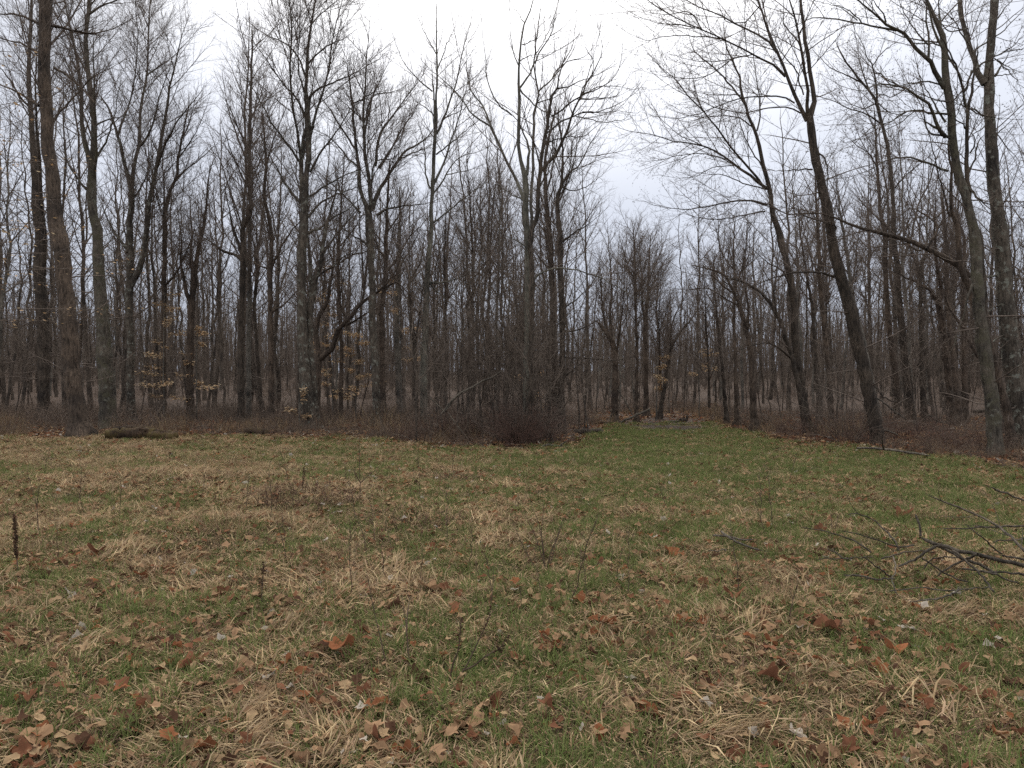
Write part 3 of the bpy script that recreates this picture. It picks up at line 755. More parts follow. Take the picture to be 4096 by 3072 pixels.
traced_tree('tree', 'thin straight tree standing on the track edge, its foot beside the leaning pole', 29.2,
    B3((826,1315,24),(828,1100,22),(828,800,22),(822,600,21),(818,400,18),(812,200,13),(805,50,8),(800,-20,5)), [B3((828,470,10),(870,330,8),(900,200,6)), B3((820,380,9),(780,300,7),(740,180,5))], 'brown', 31, 1.5, auto=12, fine=1.2, t0=0.4)
traced_tree('tree', 'tree with two upright stems ending in a twiggy dome behind the track', 33.0,
    B3((892,1260,36),(888,1000,34),(886,800,32),(882,640,30),(900,480,22),(905,350,17),(912,200,12),(920,90,7),(930,40,4)), [B3((882,650,22),(865,520,18),(862,380,13),(850,200,8),(840,80,4)), B3((900,470,12),(960,330,9),(1020,230,6),(1060,180,4)), B3((905,360,10),(980,200,8),(1010,120,5))], 'brown', 32, 1.6, auto=8, fine=1.2, t0=0.4)
traced_tree('tree', 'slim tree leaning right over the end of the grassy track', 31.5,
    B3((1000,1150,28),(1030,950,25),(1065,800,22),(1110,720,18),(1170,650,13),(1215,590,8),(1260,540,5)), [B3((1050,850,14),(1065,650,11),(1100,560,8),(1150,480,5)), B3((990,1100,16),(980,900,14),(975,700,11),(980,500,8),(985,420,5))], 'dark', 33, 1.4, auto=8, t0=.4)

# ---- right side
traced_tree('tree', 'slender trunk on the left of the right wood, curving over at the top', 23.5,
    B3((1600,1200,42),(1594,1000,40),(1580,830,38),(1545,660,34),(1500,520,28),(1462,420,22),(1400,330,16),(1300,290,11),(1180,265,7)), [B3((1560,720,22),(1570,560,18),(1540,400,14),(1530,250,9),(1560,100,5)), B3((1480,460,14),(1420,420,12),(1330,340,9),(1200,330,6)), B3((1510,540,12),(1400,480,10),(1300,420,8),(1150,430,5))], 'brown', 34, 1.2, auto=6)
traced_tree('tree', 'brown trunk with a twiggy crown just beyond the bramble at the track mouth', 26.0,
    B3((1490,1200,28),(1484,1000,26),(1480,800,25),(1470,600,22),(1480,400,18),(1470,200,13),(1475,50,9),(1480,-60,5)), [B3((1476,420,12),(1540,250,9),(1560,80,6)), B3((1474,300,12),(1400,200,9),(1360,60,6))], 'brown', 35, 1.3, auto=9)
traced_tree('tree', 'thin dark trunk at the right edge of the far track opening', 28.0,
    B3((1420,1230,24),(1405,1050,23),(1385,850,21),(1368,700,18),(1350,500,14),(1340,300,9),(1345,180,5)), [B3((1310,1210,18),(1305,900,16),(1290,700,13),(1280,500,9),(1270,350,5))], 'dark', 36, 1.3, auto=9)
traced_tree('tree', 'leaning tree whose long limbs sweep left across the sky gap', 22.5,
    B4((255,1280,50),(235,1150,50),(200,950,50),(178,750,50),(168,550,49),(150,350,47),(100,150,44),(58,0,42)) + A4((38,1600,40),(18,1400,38)) + A3((1870,1270,34),(1840,1150,30),(1800,1000,27),(1760,900,24),(1715,750,22),(1690,650,19),(1680,580,17),(1640,480,14),(1600,400,12),(1575,320,10),(1560,200,7),(1575,60,5)),
    [A3((1880,1390,26),(1780,1310,24),(1680,1240,21),(1560,1150,17),(1400,1070,14),(1200,1045,11),(1000,985,8),(850,960,6),(770,925,4)),
     A3((1850,1370,20),(1730,1220,19),(1620,1090,17),(1530,960,16),(1420,830,14),(1290,700,12),(1200,580,9),(1060,460,5)),
     A3((1888,1510,18),(1750,1480,16),(1600,1490,14),(1400,1530,12),(1250,1545,9),(1090,1525,5)),
     A3((1712,760,16),(1620,640,15),(1500,510,13),(1400,430,11),(1330,340,8),(1300,250,5)), A3((1806,965,14),(1826,870,13),(1830,780,12),(1820,680,11),(1800,550,9),(1780,400,7),(1790,200,4)),
     A3((1790,945,12),(1700,880,11),(1560,855,9),(1400,860,7),(1250,840,4)), A3((1600,1180,10),(1400,1135,8),(1200,1150,6),(1020,1190,4)), A3((1650,1220,9),(1500,1230,7),(1350,1300,6),(1200,1310,4)), A3((1400,1070,9),(1250,1000,7),(1100,880,5)), A3((1888,1400,12),(1700,1350,10),(1550,1290,8),(1400,1280,5)), A3((1860,1250,12),(1740,1060,10),(1680,900,8),(1640,800,5)), A3((1870,1560,14),(1700,1590,11),(1500,1620,8),(1350,1600,5)), B4((160,430,18),(90,300,14),(0,250,10)) , A3((1700,700,10),(1560,700,8),(1400,690,5))],
    'dark', 37, 1.0, auto=0, buds=0.25, up=0.05, trop=0.04, flare=1.25, t0=.8, l2=(.5, 1.9))
traced_tree('tree', 'tall leaning trunk splitting into three stems, foot beside the long dead stick', 18.4,
    B4((722,1470,78),(714,1350,78),(692,1230,78),(664,1100,80),(634,950,80),(588,750,84),(540,550,84),(490,350,72),(430,150,66),(412,0,62)) + A4((450,1600,74),(402,1400,68),(362,1200,64),(322,1000,62),(302,900,60),(338,780,38),(334,680,36),(315,550,34),(286,400,31),(264,250,28),(250,100,25),(240,0,23)),
    [A4((296,890,34),(290,800,30),(285,650,27),(265,500,24),(236,300,21),(200,130,18),(160,0,14)),
     A4((288,890,38),(262,850,34),(215,760,32),(182,650,30),(140,550,28),(90,430,26),(40,330,24),(0,225,22)) + A3((1850,100,20),(1812,-10,16)),
     A4((62,385,20),(0,300,19)) + A3((1850,275,18),(1700,200,16),(1500,100,13),(1270,0,9)), A4((128,565,20),(62,490,19),(0,462,18)) + A3((1780,400,16),(1560,290,14),(1360,200,12),(1160,110,10),(1000,-5,7)),
     A4((195,760,14),(100,715,13),(0,710,12)) + A3((1700,722,11),(1600,745,10),(1450,812,9),(1250,868,7),(1070,860,4)), A4((242,835,13),(160,797,12),(0,797,11)) + A3((1700,832,10),(1500,795,8),(1380,740,6),(1300,700,4)),
     B4((440,345,18),(380,322,16),(280,312,14),(150,322,12),(0,362,9),(-90,400,5)), A3((1400,215,10),(1300,90,8),(1160,105,7),(990,85,4)), A3((1540,285,10),(1300,265,8),(1100,275,7),(1000,300,5),(850,235,3)), A3((1350,205,9),(1200,180,8),(1050,165,6),(870,90,4)),
     A3((1780,400,10),(1600,440,9),(1450,452,8),(1300,440,5)), A3((1600,450,9),(1450,560,8),(1300,580,7),(1150,555,5),(1050,420,3)), A4((270,470,12),(220,300,11),(118,175,9),(115,60,6)), A4((262,700,12),(180,480,11),(110,400,9),(60,300,6)), A3((1830,40,10),(1700,170,9),(1590,160,7),(1520,20,5)), B4((412,60,20),(450,30,17),(330,-30,13),(250,-60,10)) , A4((330,1250,14),(200,1255,11),(100,1262,8)), A4((340,1100,16),(420,1180,14),(440,1400,10))],
    'dark', 38, 0.9, auto=0, buds=0.12, up=0.05, trop=0.05, flare=1.2, t0=.85, l2=(.5, 1.9), low=8)
traced_tree('tree', 'slim dark tree leaning left between the three stemmed trunk and the arching limb', 29.0,
    B4((935,1300,66),(930,1100,60),(910,900,52),(890,700,46),(870,500,42),(858,300,38),(832,50,35)) + A4((930,1600,33),(915,1400,31),(905,1250,30),(885,1100,28),(850,950,26),(820,830,26),(800,750,24),(720,640,19),(640,540,17),(560,430,13),(515,345,9),(490,280,5)),
    [A4((802,755,18),(800,650,16),(785,560,14),(770,480,12),(730,420,10),(700,330,7),(640,220,4)), A4((780,540,12),(830,540,12),(872,590,11),(980,640,9),(1060,700,6)), A4((830,912,14),(720,840,12),(600,800,10),(480,745,8),(340,695,5)), A4((690,610,12),(580,555,10),(480,510,8),(360,400,5)), A4((920,1400,12),(1010,1300,10),(1130,1200,8),(1220,1130,5)), A4((775,480,9),(850,380,7),(960,300,4)), A4((800,760,12),(700,800,9),(600,760,6),(500,700,4)), A4((870,1020,10),(900,1040,9),(940,1000,5)), A4((760,700,10),(690,500,8),(640,250,5)), A4((815,760,10),(880,820,9),(980,850,6))],
    'dark', 39, 0.9, auto=0, buds=0.6, up=0.08, flare=1.2, t0=.8)
traced_tree('tree', 'straight trunk close on the left of the slim dark leaning tree', 30.0,
    B4((860,1290,42),(845,1000,38),(818,800,37),(795,600,36),(776,300,34),(765,0,32)) + A4((832,1600,28),(820,1450,25),(806,1250,21),(796,1050,17),(790,900,12),(780,780,8)), [A4((830,1590,16),(870,1500,14),(890,1350,11),(895,1200,7)), A4((806,1250,12),(760,1150,10),(640,1060,7))], 'brown', 40, 1.0, auto=9, low=8)
traced_tree('tree', 'mottled trunk whose long heavy crown bends left, second from the right edge', 15.5,
    B4((1505,1535,92),(1505,1450,86),(1490,1200,84),(1462,1000,84),(1430,800,80),(1402,600,76),(1394,400,74),(1385,200,72),(1368,50,70)) + A4((1498,1640,66),(1470,1500,66),(1438,1400,66),(1400,1260,62),(1368,1110,60),(1355,900,60),(1335,720,58),(1312,570,52),(1300,400,48),(1282,260,44),(1232,150,32),(1190,50,28),(1170,0,24)),
    [A4((1300,650,42),(1240,540,38),(1190,450,36),(1120,380,32),(1040,290,30),(940,215,28),(860,165,25),(790,110,22),(690,20,17)),
     A4((945,225,18),(850,205,17),(720,180,15),(560,150,13),(430,130,12),(310,140,10),(200,195,7),(80,250,4)), A4((1184,435,20),(1190,300,17),(1170,150,15),(1168,0,12)),
     A4((1312,1010,34),(1255,950,30),(1235,880,28),(1210,810,26),(1150,740,24),(1080,690,22),(1020,650,20),(920,630,17),(800,625,13),(700,670,9),(560,640,5)), A4((1252,950,20),(1215,930,20),(1185,912,16)),
     A4((1320,842,18),(1200,830,16),(1090,815,14),(1010,830,13),(900,900,11),(790,930,9),(620,1070,6),(520,1130,3)), A4((1330,1262,20),(1210,1215,18),(1100,1172,16),(950,1165,13),(850,1195,11),(740,1260,8),(580,1310,4)),
     A4((1310,900,18),(1230,770,15),(1165,655,10)), A4((1290,360,22),(1230,230,18),(1190,60,14),(1180,0,11)), A4((1300,400,20),(1275,200,18),(1265,80,14),(1260,0,10)), A4((1290,640,14),(1150,600,12),(1050,620,9),(900,640,6)),
     A4((1300,350,14),(1200,320,12),(1080,320,10),(1040,290,8)), A4((870,165,14),(870,130,13),(800,40,9),(780,0,7)), A4((1180,330,14),(1100,240,12),(1030,130,9)), A4((690,170,10),(620,100,9),(520,40,7),(400,20,4)), A4((1320,400,18),(1380,500,16),(1430,600,14),(1445,690,12)), A4((660,150,9),(560,60,7),(450,10,4)), A4((1340,760,16),(1250,740,12)), A4((1020,650,10),(900,720,9),(820,690,7),(700,800,4)), A4((1090,815,9),(980,900,8),(860,960,6),(720,1020,3)), A4((1400,1240,18),(1480,1380,14)), A4((1345,1020,18),(1180,960,14),(1150,830,11),(1140,760,7)), B4((1390,350,24),(1340,440,20),(1300,600,12))],
    'mossy', 41, 0.85, auto=0, buds=0.5, up=0.03, trop=0.03, flare=1.2, t0=.85, l2=(.5, 1.8), low=6)
traced_tree('tree', 'leaning dark trunk with one huge limb arching left over the woodland edge', 16.6,
    B4((1612,1400,54),(1602,1320,52),(1578,1200,50),(1540,1050,46),(1495,880,46),(1430,680,46),(1380,540,46),(1330,400,46),(1290,310,44),(1266,150,38),(1252,0,36)) + A4((1355,1560,30),(1348,1400,27),(1350,1250,22),(1330,1100,16),(1320,950,9)),
    [B4((1345,345,44),(1310,318,46),(1252,260,46),(1150,200,44),(1050,150,40),(950,110,38),(850,80,36),(750,55,33),(640,25,29),(540,8,25)) + A4((600,1645,24),(490,1602,20),(420,1580,19),(300,1572,17),(180,1592,14),(50,1540,11),(-60,1500,8),(-200,1460,5)),
     B4((1050,160,20),(1080,110,20),(1130,20,18)) + A4((1120,1560,14),(1070,1530,12),(960,1590,8)), A4((1340,1600,16),(1290,1400,13),(1220,1120,10),(1180,980,7)), B4((1015,170,16),(960,150,13),(900,110,9)), A4((300,1572,10),(180,1600,9),(30,1640,6)), A4((1290,1560,14),(1180,1640,10)), B4((1310,700,26),(1250,620,20),(1210,560,13),(1180,480,8)) , B4((1400,880,26),(1360,820,22),(1320,760,16))],
    'brown', 42, 0.9, auto=0, buds=0.1, up=0.05, flare=1.3, t0=.85, low=8)
traced_tree('tree', 'straight slim trunk in the gap left of the mottled trunk', 28.0,
    B4((1306,1260,44),(1308,1100,38),(1304,900,36),(1302,700,35),(1300,500,34),(1298,300,28),(1302,100,22)) + A4((1400,1600,16),(1405,1450,10),(1400,1300,6)), [], 'brown', 43, 1.0, auto=7, low=8)
traced_tree('tree', 'tall slim fork of stems rising just right of the mottled leaning trunk', 16.0,
    B4((1512,1500,30),(1500,1200,32),(1480,950,34),(1450,700,36),(1430,450,36),(1415,250,36),(1405,60,36)) + A4((1482,1560,36),(1476,1400,36),(1468,1200,32),(1465,1000,30),(1472,850,28),(1488,740,24),(1505,640,20),(1518,560,17),(1540,440,14),(1545,320,8)),
    [A4((1470,800,24),(1452,740,22),(1440,650,21),(1408,560,19),(1370,450,17),(1325,370,15)), A4((1440,690,16),(1480,600,15),(1512,520,14),(1530,380,10),(1545,310,6)), A4((1478,1280,16),(1530,1160,14),(1555,1040,11),(1590,1000,6)), A4((1470,960,14),(1430,920,13),(1390,880,11),(1340,830,10)), A4((1490,1130,14),(1520,1080,12),(1525,1020,10),(1490,970,6)), A4((1480,1380,18),(1560,1480,14),(1700,1520,9)), A4((1485,800,14),(1530,830,12),(1585,850,10))],
    'dark', 44, 0.9, auto=0, buds=0.3, up=0.05, t0=.7)
traced_tree('tree', 'thick black trunk at the right edge, forking above with a broken stub', 16.8,
    B4((1690,1480,118),(1676,1400,106),(1652,1200,106),(1630,1000,105),(1600,750,102),(1580,500,100),(1560,250,97),(1540,0,94)) + A4((1702,1600,96),(1680,1450,92),(1662,1290,88),(1650,1100,82),(1640,900,76),(1626,700,80),(1618,590,78),(1634,450,56),(1645,300,58),(1662,120,62),(1672,0,64)),
    [A4((1600,620,56),(1568,560,50),(1530,470,46),(1492,350,44),(1452,200,42),(1425,80,40),(1405,-10,36)), A4((1672,562,22),(1695,525,20),(1718,492,16)),
     A4((1515,390,16),(1550,350,15),(1640,295,13),(1720,240,11),(1800,160,9),(1888,70,6)), A4((1520,520,18),(1560,480,16),(1640,442,14),(1740,385,12),(1888,355,8)), A4((1500,520,16),(1470,620,14),(1450,690,12)), A4((1590,855,16),(1520,810,14),(1480,800,12)), A4((1745,385,8),(1820,330,7),(1888,250,5)), A4((1670,430,10),(1750,480,8),(1850,530,5)),
     A4((1670,562,9),(1760,550,7),(1860,535,4)), A4((1490,340,12),(1420,240,11),(1380,160,9),(1290,80,6)), A4((1690,140,12),(1740,80,10),(1800,0,7)), A4((1660,1010,12),(1730,950,10),(1800,890,6)), A4((1640,900,12),(1580,950,10),(1480,1020,7),(1440,1080,4)), B4((1620,520,18),(1560,520,15),(1480,560,11),(1410,640,6)), B4((1530,330,18),(1480,345,14),(1420,340,9)), A4((1470,210,12),(1330,230,10),(1240,130,7),(1180,50,5)), A4((1690,450,9),(1800,560,7),(1880,640,4)), B4((1600,730,16),(1530,745,13),(1470,800,9))],
    'lichen', 45, 0.9, auto=0, buds=0.5, up=0.03, trop=0.03, flare=1.35, t0=.85, l2=(.5, 1.8), low=6)
traced_tree('tree', 'dark forked trunk in the shade beyond the tall leaning trunk', 28.5,
    B4((1035,1280,38),(1022,1050,34),(1016,800,30),(1012,550,28),(1012,400,27),(1024,240,24),(1080,130,20),(1130,20,14),(1180,-80,8)), [B4((1005,400,20),(985,280,17),(940,150,14),(930,20,9)), B4((1018,880,14),(990,930,12),(960,1050,8)), B4((1000,380,18),(940,360,15),(895,340,11),(830,300,7))], 'dark', 46, 1.1, auto=6, low=10)
traced_tree('tree', 'light brown forked tree standing in open leaf litter before the right wood', 27.0,
    B4((1210,1200,48),(1195,1000,46),(1170,750,44),(1140,560,42),(1110,480,32),(1075,430,26),(1035,410,18),(990,380,12),(930,350,7)), [B4((1140,560,34),(1150,420,30),(1120,250,24),(1105,50,17),(1110,-120,9)), B4((1165,700,26),(1180,450,22),(1185,200,18),(1170,0,13),(1165,-150,7))], 'brown', 47, 1.1, auto=4)
traced_tree('tree', 'slim curved trunk right of the light brown forked tree', 26.5,
    B4((1262,1230,48),(1250,1050,42),(1228,850,36),(1205,650,32),(1190,450,28),(1182,250,25),(1180,100,21),(1170,-60,15),(1160,-250,8)), [B4((1200,600,16),(1260,520,13),(1300,420,8))], 'brown', 48, 1.1, auto=8)
traced_tree('tree', 'slim straight tree just right of the trunk with the long sweeping limbs', 24.5,
    B4((420,1280,34),(405,1000,32),(385,800,32),(365,600,31),(345,350,30),(338,150,26),(330,0,22),(322,-150,16),(310,-350,9)), [B4((345,300,14),(400,150,11),(440,0,7))], 'brown', 49, 1.1, auto=9, low=8)
traced_tree('tree', 'thin leaning stem just left of the sweeping limbed tree, bent at the top', 22.0,
    B4((240,1270,36),(190,1020,34),(142,820,32),(80,640,30),(20,530,26),(-60,440,20),(-160,380,13),(-280,350,7)), [B4((150,880,20),(60,810,16),(0,780,12),(-100,800,8),(-250,840,5)), B4((60,600,16),(40,450,13),(60,300,9))], 'dark', 50, 1.1, auto=5)
traced_tree('tree', 'thin dark trunk in the gap between the two leaning trunks on the right', 27.5,
    B4((338,1270,28),(325,1000,26),(308,750,24),(295,550,22),(260,350,18),(230,150,14),(210,0,9),(200,-140,5)), [], 'dark', 51, 1.2, auto=9, low=10)
traced_tree('tree', 'crooked thin grey trunk right behind the tall leaning trunk', 26.0,
    B4((720,1180,30),(660,900,28),(620,700,28),(560,480,26),(530,250,24),(500,50,18),(470,-150,12),(450,-300,6)), [], 'grey', 52, 1.1, auto=9)

# ------------------------------------------------------------------ the wood behind: copies of a few bare trees
def wood_tree_meshes(seed, H, r0, mat, fork=False, stout=False):
    r = np.random.default_rng(300 + seed)
    N = 20
    z = np.linspace(-0.15, H, N)
    wob = np.cumsum(r.normal(0, 0.07, (N, 2)), 0); wob -= wob[0]
    P = np.stack([wob[:, 0] + r.normal(0, 0.02) * z, wob[:, 1], z], -1)
    R = r0 * (1 - np.linspace(0, 1, N)) ** 0.85 + 0.008
    R *= 1 + 0.4 * np.exp(-np.maximum(z, 0) / 0.25)
    mt = MB(); tubes(mt, P[None], R[None], 8)
    LP = P[None]; LR = R[None]
    if fork:
        k = int(N * r.uniform(0.35, 0.5))
        d = np.array([r.choice([-1, 1]) * r.uniform(0.25, .4), r.uniform(-.2, .2), 1.0])
        q = P[k] + np.linspace(0, 1, N)[:, None] * (H - z[k]) * 0.92 * d / np.linalg.norm(d)
        q[:, :2] += np.cumsum(r.normal(0, 0.05, (N, 2)), 0)
        q[0] = P[k]
        rr_ = R[k] * 0.8 * (1 - np.linspace(0, 1, N)) ** 0.8 + 0.006
        tubes(mt, q[None], rr_[None], 7)
        LP = np.stack([P, q]); LR = np.stack([R, rr_])
    mc = MB()
    P1, R1 = spawn(LP, LR, 0.50, 0.36, 0.97, 0.30, (0.9, 4.8), (30, 58), 0.08, 0.035, 8, 0.075, 0.0075, 0.006, r, 0.6)
    tubes(mc, P1, R1, 5)
    P0, R0 = spawn(P[None], R[None], 0.9, 0.10, 0.40, 0.12, (0.5, 1.8), (55, 95), 0.0, 0.03, 5, 0.12, 0.008, 0.005, r, 0.2)
    tubes(mc, P0, R0, 4)
    P0b, R0b = spawn(P0, R0, 0.3, 0.2, 1.0, 0.4, (0.2, 0.8), (30, 60), 0.05, 0.05, 4, 0.12, 0.005, 0.004, r, 0.5)
    tubes(mc, P0b, R0b, 3)
    crown_levels(mc, P1, R1, r, 0.66, 0, 0.06, (0.5, 2.2), 0.035, 0.0052, 0.85)
    return mt.mesh('trunk', BARK['wood' if mat == 'brown' else mat]), mc.mesh('crown', TWIG_FAR, smooth=False)

KIND = [('slender straight', dict(H=16.5, r0=0.105, mat='brown')), ('slender straight', dict(H=17.5, r0=0.12, mat='dark')), ('forked', dict(H=16.0, r0=0.12, mat='dark', fork=True)),
        ('thin', dict(H=13.5, r0=0.075, mat='brown')), ('thin', dict(H=12.0, r0=0.065, mat='grey')), ('stout', dict(H=18.0, r0=0.17, mat='brown')), ('forked', dict(H=17.0, r0=0.14, mat='brown', fork=True)), ('thin', dict(H=14.5, r0=0.08, mat='dark')), ('slender grey', dict(H=16.0, r0=0.10, mat='grey'))]
WOOD = [(k, wood_tree_meshes(i, **kw)) for i, (k, kw) in enumerate(KIND)]
rw = np.random.default_rng(77)
placed = list(ALL_TREES)
MARKS = [(0, 'the left edge'), (285, 'the thick leaner'), (422, 'the mottled double trunk'), (520, 'the low forking trunk'), (655, 'the slim brown trunk'), (765, 'the fork topped trunk'),
    (964, 'the crooked limbed trunk'), (1084, 'the lone brown tree'), (1213, 'the twin stemmed tree'), (1365, 'the snaking limbed tree'), (1500, 'the spotted trunk'), (1696, 'the lone pale trunk'),
    (1892, 'the narrow tipped tree'), (2105, 'the pale thicket tree'), (2250, 'the dark thicket trunk'), (2460, 'the bowed trunk'), (2547, 'the thin edge tree'), (2650, 'the twiggy domed tree'), (2940, 'the track mouth trunk'),
    (3185, 'the sweeping limbed tree'), (3450, 'the three stemmed leaner'), (3620, 'the slim dark leaner'), (3800, 'the slim curved trunk'), (3950, 'the mottled leaner'), (4055, 'the black trunk'), (4097, 'the right edge')]
ORD = ['nearest'] + [w + ' nearest' for w in 'second third fourth fifth sixth seventh eighth ninth tenth eleventh twelfth thirteenth fourteenth fifteenth sixteenth seventeenth eighteenth nineteenth twentieth'.split()] + ['twenty-%s nearest' % w for w in 'first second third fourth fifth sixth seventh eighth ninth'.split()]
def relabel(items, word):
    """items: (px, depth, kind, object); each says which trunks it is seen between and how near it stands among its like"""
    bins_ = {}
    for px, D, kd, o in items:
        k = sum(1 for m_ in MARKS if px >= m_[0])
        bins_.setdefault((k, kd), []).append((D, px, o))
    for (k, kd), v in bins_.items():
        v.sort(key=lambda t: t[0])
        if k == 0: where = 'just beyond the left edge'
        elif k >= len(MARKS): where = 'just beyond the right edge'
        else: where = 'between ' + MARKS[k - 1][1] + ' and ' + MARKS[k][1]
        for i, (_, _, o) in enumerate(v):
            o['label'] = (f'{kd} {word} ' + (f'{ORD[min(i, len(ORD) - 1)]} ' if len(v) > 1 else '') + where)
def zone(px, D):
    if px < 1150: return 'deep in the left wood behind the tall trunks', 'trees deep in the left wood'
    if px < 2330: return 'in the wood behind the bramble thicket', 'trees behind the bramble thicket'
    if px < 2930: return 'closing the view at the end of the grassy track', 'trees at the end of the track'
    return 'deep in the right wood behind the leaning trunks', 'trees deep in the right wood'
n_wood = 0; WOODLIST = []; SAPLIST = []; BUSHLIST = []
tries = 0
N_WOOD = 300 - len(ALL_TREES)
while n_wood < N_WOOD and tries < 20000:
    tries += 1
    D = math.sqrt(rw.uniform(33.0 ** 2, 84.0 ** 2))
    if rw.random() < 0.2: D = rw.uniform(31, 50)
    px = rw.uniform(-120, 4220)
    u = (px - 2048) / FPX
    if D < edge_depth(u) + 6: continue
    if 2330 < px < 2800 and D < 41: continue
    if 2280 < px < 2960 and D < 38: continue
    x, y = u * D, D
    if any((x - a) ** 2 + (y - b) ** 2 < (1.1 + 0.012 * D) ** 2 for a, b in placed): continue
    placed.append((x, y))
    if 2300 < px < 3000: ki = int(rw.choice([3, 4, 7, 0, 8]))
    else: ki = int(rw.choice(len(WOOD), p=[.16, .13, .1, .15, .1, .06, .09, .13, .08]))
    if D < 42 and ki in (5, 6, 1): ki = 3
    kname, (mt_, mc_) = WOOD[ki]
    z0 = float(gh(x, y))
    root = empty('tree', (x, y, z0)); WOODLIST.append((px, D, kname, root))
    root.rotation_euler = (rw.normal(0, 0.025), rw.normal(0, 0.03), rw.uniform(0, 6.28))
    s = rw.uniform(0.82, 1.12)
    if 2300 < px < 3000: s *= 0.82
    root.scale = (s, s, s * rw.uniform(0.92, 1.08))
    place, grp = zone(px, D)
    tag(root, f'{kname} bare tree {place}', 'tree', grp)
    link('trunk', mt_, root); link('crown', mc_, root)
    n_wood += 1

relabel(WOODLIST, 'tree')
# farther than that the trunks read as one mass
fx, fy, fi, fs = [], [], [], []
for _ in range(2600):
    D = math.sqrt(rw.uniform(78.0 ** 2, 215.0 ** 2)); px = rw.uniform(-1200, 5300)
    fx.append((px - 2048) / FPX * D); fy.append(D); fi.append(rw.integers(0, 5)); fs.append(rw.uniform(0.6, 0.82) if 2200 < px < 3000 else rw.uniform(0.7, 0.95))
for _ in range(1500):
    D = rw.uniform(26, 110); sd = rw.choice([-1, 1]); u = sd * rw.uniform(.74, 2.2) if sd > 0 else -rw.uniform(.74, 2.2)
    if D < edge_depth(u) + 2: continue
    fx.append(u * D); fy.append(D); fi.append(rw.integers(0, 5)); fs.append(rw.uniform(0.7, 1.05))
for _ in range(1400):
    D = math.sqrt(rw.uniform(56.0 ** 2, 200.0 ** 2)); px = rw.uniform(-500, 4600)
    fx.append((px - 2048) / FPX * D); fy.append(D); fi.append(rw.integers(0, 5)); fs.append(rw.uniform(0.2, 0.42))
def far_mesh(i, mat):
    r = np.random.default_rng(900 + i)
    N = 10; H = 16
    z = np.linspace(-0.2, H, N)
    w = np.cumsum(r.normal(0, 0.12, (N, 2)), 0); w -= w[0]
    P = np.stack([w[:, 0], w[:, 1], z], -1)[None]; R = (0.15 * (1 - np.linspace(0, 1, N)) ** .85 + 0.01)[None]
    m_ = MB(); tubes(m_, P, R, 6)
    P1, R1 = spawn(P, R, 0.6, 0.10, 0.97, 0.27, (0.9, 4.0), (28, 60), 0.15, 0.08, 6, 0.08, 0.009, 0.01, r, 0.6); tubes(m_, P1, R1, 3)
    P2, R2 = spawn(P1, R1, 0.45, 0.15, 1, 0.45, (0.5, 1.8), (28, 60), 0.15, 0.08, 4, 0.1, 0.006, 0.007, r); tubes(m_, P2, R2, 3)
    P3, R3 = spawn(P2, R2, 0.3, 0.15, 1, 0.5, (0.3, 0.9), (28, 60), 0.1, 0.08, 3, 0.1, 0.006, 0.006, r); tubes(m_, P3, R3, 3)
    return m_.mesh('far_tree', mat, smooth=False)
FARM = [far_mesh(i, TWIG_FAR) for i, k in enumerate(['dark'] * 5)]
n_ = len(fx)
scatter('far_woods', FARM, np.array(fx), np.array(fy), gh(np.array(fx), np.array(fy)), np.stack([np.zeros(n_), np.zeros(n_), rw.uniform(0, 6.28, n_)], -1), np.array(fs), np.array(fi), 'woods', 'far bare wood closing the view behind the separate trunks')

# ------------------------------------------------------------------ saplings
def sapling_meshes(seed, H):
    r = np.random.default_rng(500 + seed)
    N = 12
    z = np.linspace(-0.05, H, N)
    w = np.cumsum(r.normal(0, 0.05, (N, 2)), 0); w -= w[0]
    P = np.stack([w[:, 0] + r.normal(0, .05) * z, w[:, 1], z], -1)[None]
    R = (0.024 * (1 - np.linspace(0, 1, N)) ** .8 + 0.005)[None]
    mt = MB(); tubes(mt, P, R, 6)
    mc = MB()
    P1, R1 = spawn(P, R, 0.20, 0.2, 0.98, 0.26, (0.4, 1.6), (30, 60), 0.15, 0.06, 6, 0.09, 0.006, 0.005, r, 0.6); tubes(mc, P1, R1, 4)
    P2, R2 = spawn(P1, R1, 0.17, 0.15, 1, 0.45, (0.15, 0.7), (28, 60), 0.12, 0.06, 4, 0.12, 0.005, 0.004, r, .5); tubes(mc, P2, R2, 3)
    P3, R3 = spawn(P2, R2, 0.15, 0.2, 1, 0.5, (0.08, 0.3), (28, 60), 0.1, 0.08, 3, 0.12, 0.005, 0.0035, r, .5); tubes(mc, P3, R3, 3)
    return mt.mesh('trunk', BARK['wood']), mc.mesh('crown', TWIG_FAR, smooth=False)
SAP = [sapling_meshes(i, h) for i, h in enumerate([4.6, 5.4, 6.2, 7.0, 4.0])]
def add_sapling(px, D, s=1.0, label=None, grp=None):
    u = (px - 2048) / FPX
    x, y = u * D, D
    root = empty('sapling', (x, y, float(gh(x, y))))
    root.rotation_euler = (rw.normal(0, .05), rw.normal(0, .06), rw.uniform(0, 6.28))
    s *= rw.uniform(0.8, 1.15)
    root.scale = (s, s, s)
    tag(root, label, 'sapling', grp)
    mt_, mc_ = SAP[rw.integers(0, len(SAP))]
    link('trunk', mt_, root); link('crown', mc_, root)
    SAPLIST.append((px, D, 'tall' if s > .98 else ('short' if s < .84 else 'thin'), root))
for _ in range(58):
    px = rw.normal(2030, 190)
    if not 1660 < px < 2420: continue
    add_sapling(px, edge_depth((px - 2048) / FPX) + rw.uniform(1.0, 7.5), 0.85, 'thin bare sapling growing up through the central bramble thicket', 'saplings in the bramble thicket')
for _ in range(36):
    px = rw.uniform(2860, 4180)
    add_sapling(px, edge_depth((px - 2048) / FPX) + rw.uniform(5, 24), 1.0, 'thin bare sapling among the trunks of the right wood', 'saplings in the right wood')
